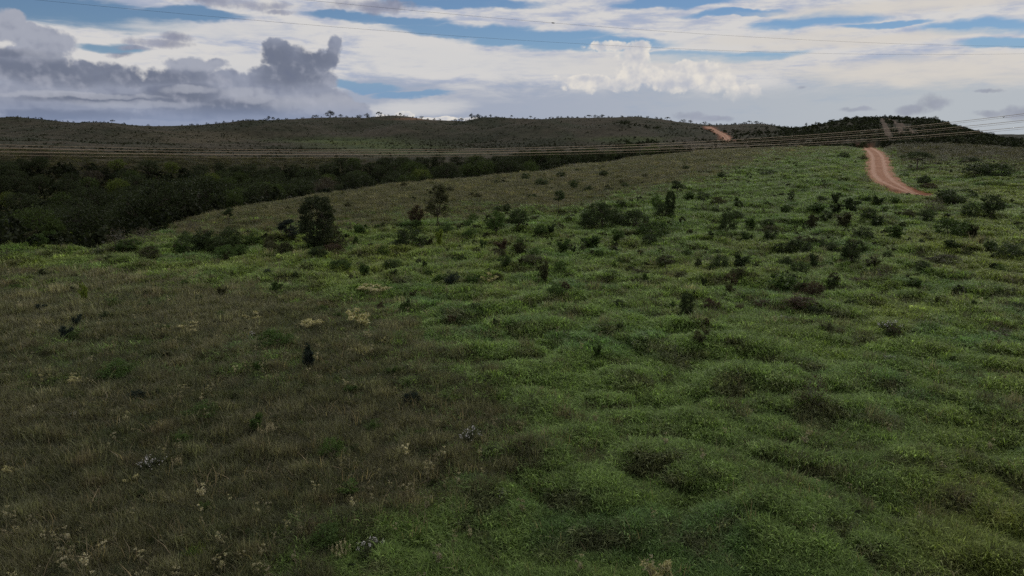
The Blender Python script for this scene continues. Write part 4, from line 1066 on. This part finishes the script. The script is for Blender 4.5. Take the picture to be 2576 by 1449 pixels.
# ------------------------------------------------------------------ the power line
LDX, LDY = 1.0, .379; LN = math.hypot(LDX, LDY)
def wire_fit(off, pts):
    """wire in a vertical plane parallel to the line; parabola through points measured in the photograph"""
    S, Zs = [], []
    for X, Y in pts:
        x, y, z = pix_dir(X/3.9053, Y/3.9053)
        k = (103.5+off*LN)/(y-LDY*x); S.append(k*x); Zs.append(CAM_H + k*z)
    return np.polyfit(S, Zs, 2)
def wire_pts(off, co, dz=0.0, dl=0.0, s0=-150, s1=230, n=110):
    s = np.linspace(s0, s1, n); o = off+dl
    return np.stack([s - dl*LDY/LN, LDY*s + 103.5 + off*LN + dl/LN, np.polyval(co, s)+dz], 1)
def tube_line(P, r, sides=6):
    t = np.gradient(P, axis=0); t /= np.linalg.norm(t, axis=1)[:, None]; u = np.cross(t, (0, 0, 1.0)); u /= np.linalg.norm(u, axis=1)[:, None]; w = np.cross(u, t)
    a = np.arange(sides)/sides*2*math.pi; V = P[:, None]+r*(np.cos(a)[None, :, None]*u[:, None]+np.sin(a)[None, :, None]*w[:, None])
    n = len(P); i = np.arange(n*sides).reshape(n, sides); j = np.roll(i, -1, 1)
    return V.reshape(-1, 3), np.stack([i[:-1], j[:-1], j[1:], i[1:]], -1).reshape(-1, 4)
def wire(name, P, r, parent, **kw):
    V, F = tube_line(P, r); o = mk(name, V, F, M_WIRE, True); return link(name, o, parent, **kw)
phases = [(0.0, [(0,593.5),(1100,604),(2100,595),(2900,570),(3550,534),(3999,495.5)], 'nearest and lowest power line bundle of three wires crossing below the hills', [(1008, 0), (2500, 0)]),
          (7.0, [(0,580.5),(1100,591),(2100,583.5),(2900,557.5),(3550,514),(3999,468.5)], 'middle power line bundle of three wires between lower and upper bundle', [(908, 0), (3757, 0)]),
          (14.0, [(0,568),(1100,582),(2100,574),(2900,546),(3550,496.5),(3999,442)], 'uppermost power line bundle with triangular spacer at right', [(3905, 0), (1700, 0)])]
for off, pts, lab, sps in phases:
    co = wire_fit(off, pts)
    e = bpy.data.objects.new('power_line_bundle', None); COL.objects.link(e); e['label'] = lab; e['category'] = 'power line'; e['group'] = 'power line conductor bundles'
    mid = wire_pts(off, co)[55]; e.location = mid
    def child(nm, V, F, m):
        return link(nm, mk(nm, np.asarray(V)-mid, F, m, True), e)
    for dl, dz in ((-.2, 0), (.2, 0), (0, -.34)):
        V, F = tube_line(wire_pts(off, co, dz, dl), .025); child('wire', V, F, M_WIRE)
    for X, _ in sps:
        x, y, z = pix_dir(X/3.9053, 560/3.9053); k = (103.5+off*LN)/(y-LDY*x); s = k*x
        a, b, c_ = (wire_pts(off, co, dz, dl, s, s+.01, 2)[0] for dl, dz in ((-.2, 0), (.2, 0), (0, -.34)))
        V, F = tubes([(a, b, .035, .035), (b, c_, .035, .035), (c_, a, .035, .035)], 6); child('spacer', V, F, M_STEEL)
shields = [(3.0, [(1195,0),(1400,19),(2160,91),(2700,131.5),(3300,160),(3999,182)], 'higher thin shield wire with small damper crossing the sky', 2160),
           (11.0, [(100,0),(700,47),(1400,112),(2000,155),(2700,193.5),(3365,212),(3999,209)], 'lower thin shield wire crossing the sky from the top left', None)]
for off, pts, lab, dmp in shields:
    co = wire_fit(off, pts); P = wire_pts(off, co); V, F = tube_line(P, .013)
    e = bpy.data.objects.new('shield_wire', None); COL.objects.link(e); e.location = P[55]; e['label'] = lab; e['category'] = 'wire'; e['group'] = 'shield wires of the power line'
    link('strand', mk('strand', V-P[55], F, M_STEEL, True), e)
    if dmp:
        x, y, z = pix_dir(dmp/3.9053, 91/3.9053); k = (103.5+off*LN)/(y-LDY*x); s = k*x
        q2 = wire_pts(off, co, 0, 0, s-.25, s+.25, 5); V, F = tubes([(q2[0], q2[1], .03, .07), (q2[1], q2[3], .07, .07), (q2[3], q2[4], .07, .03)], 8)
        link('damper', mk('damper', V-P[55], F, M_STEEL, True), e)
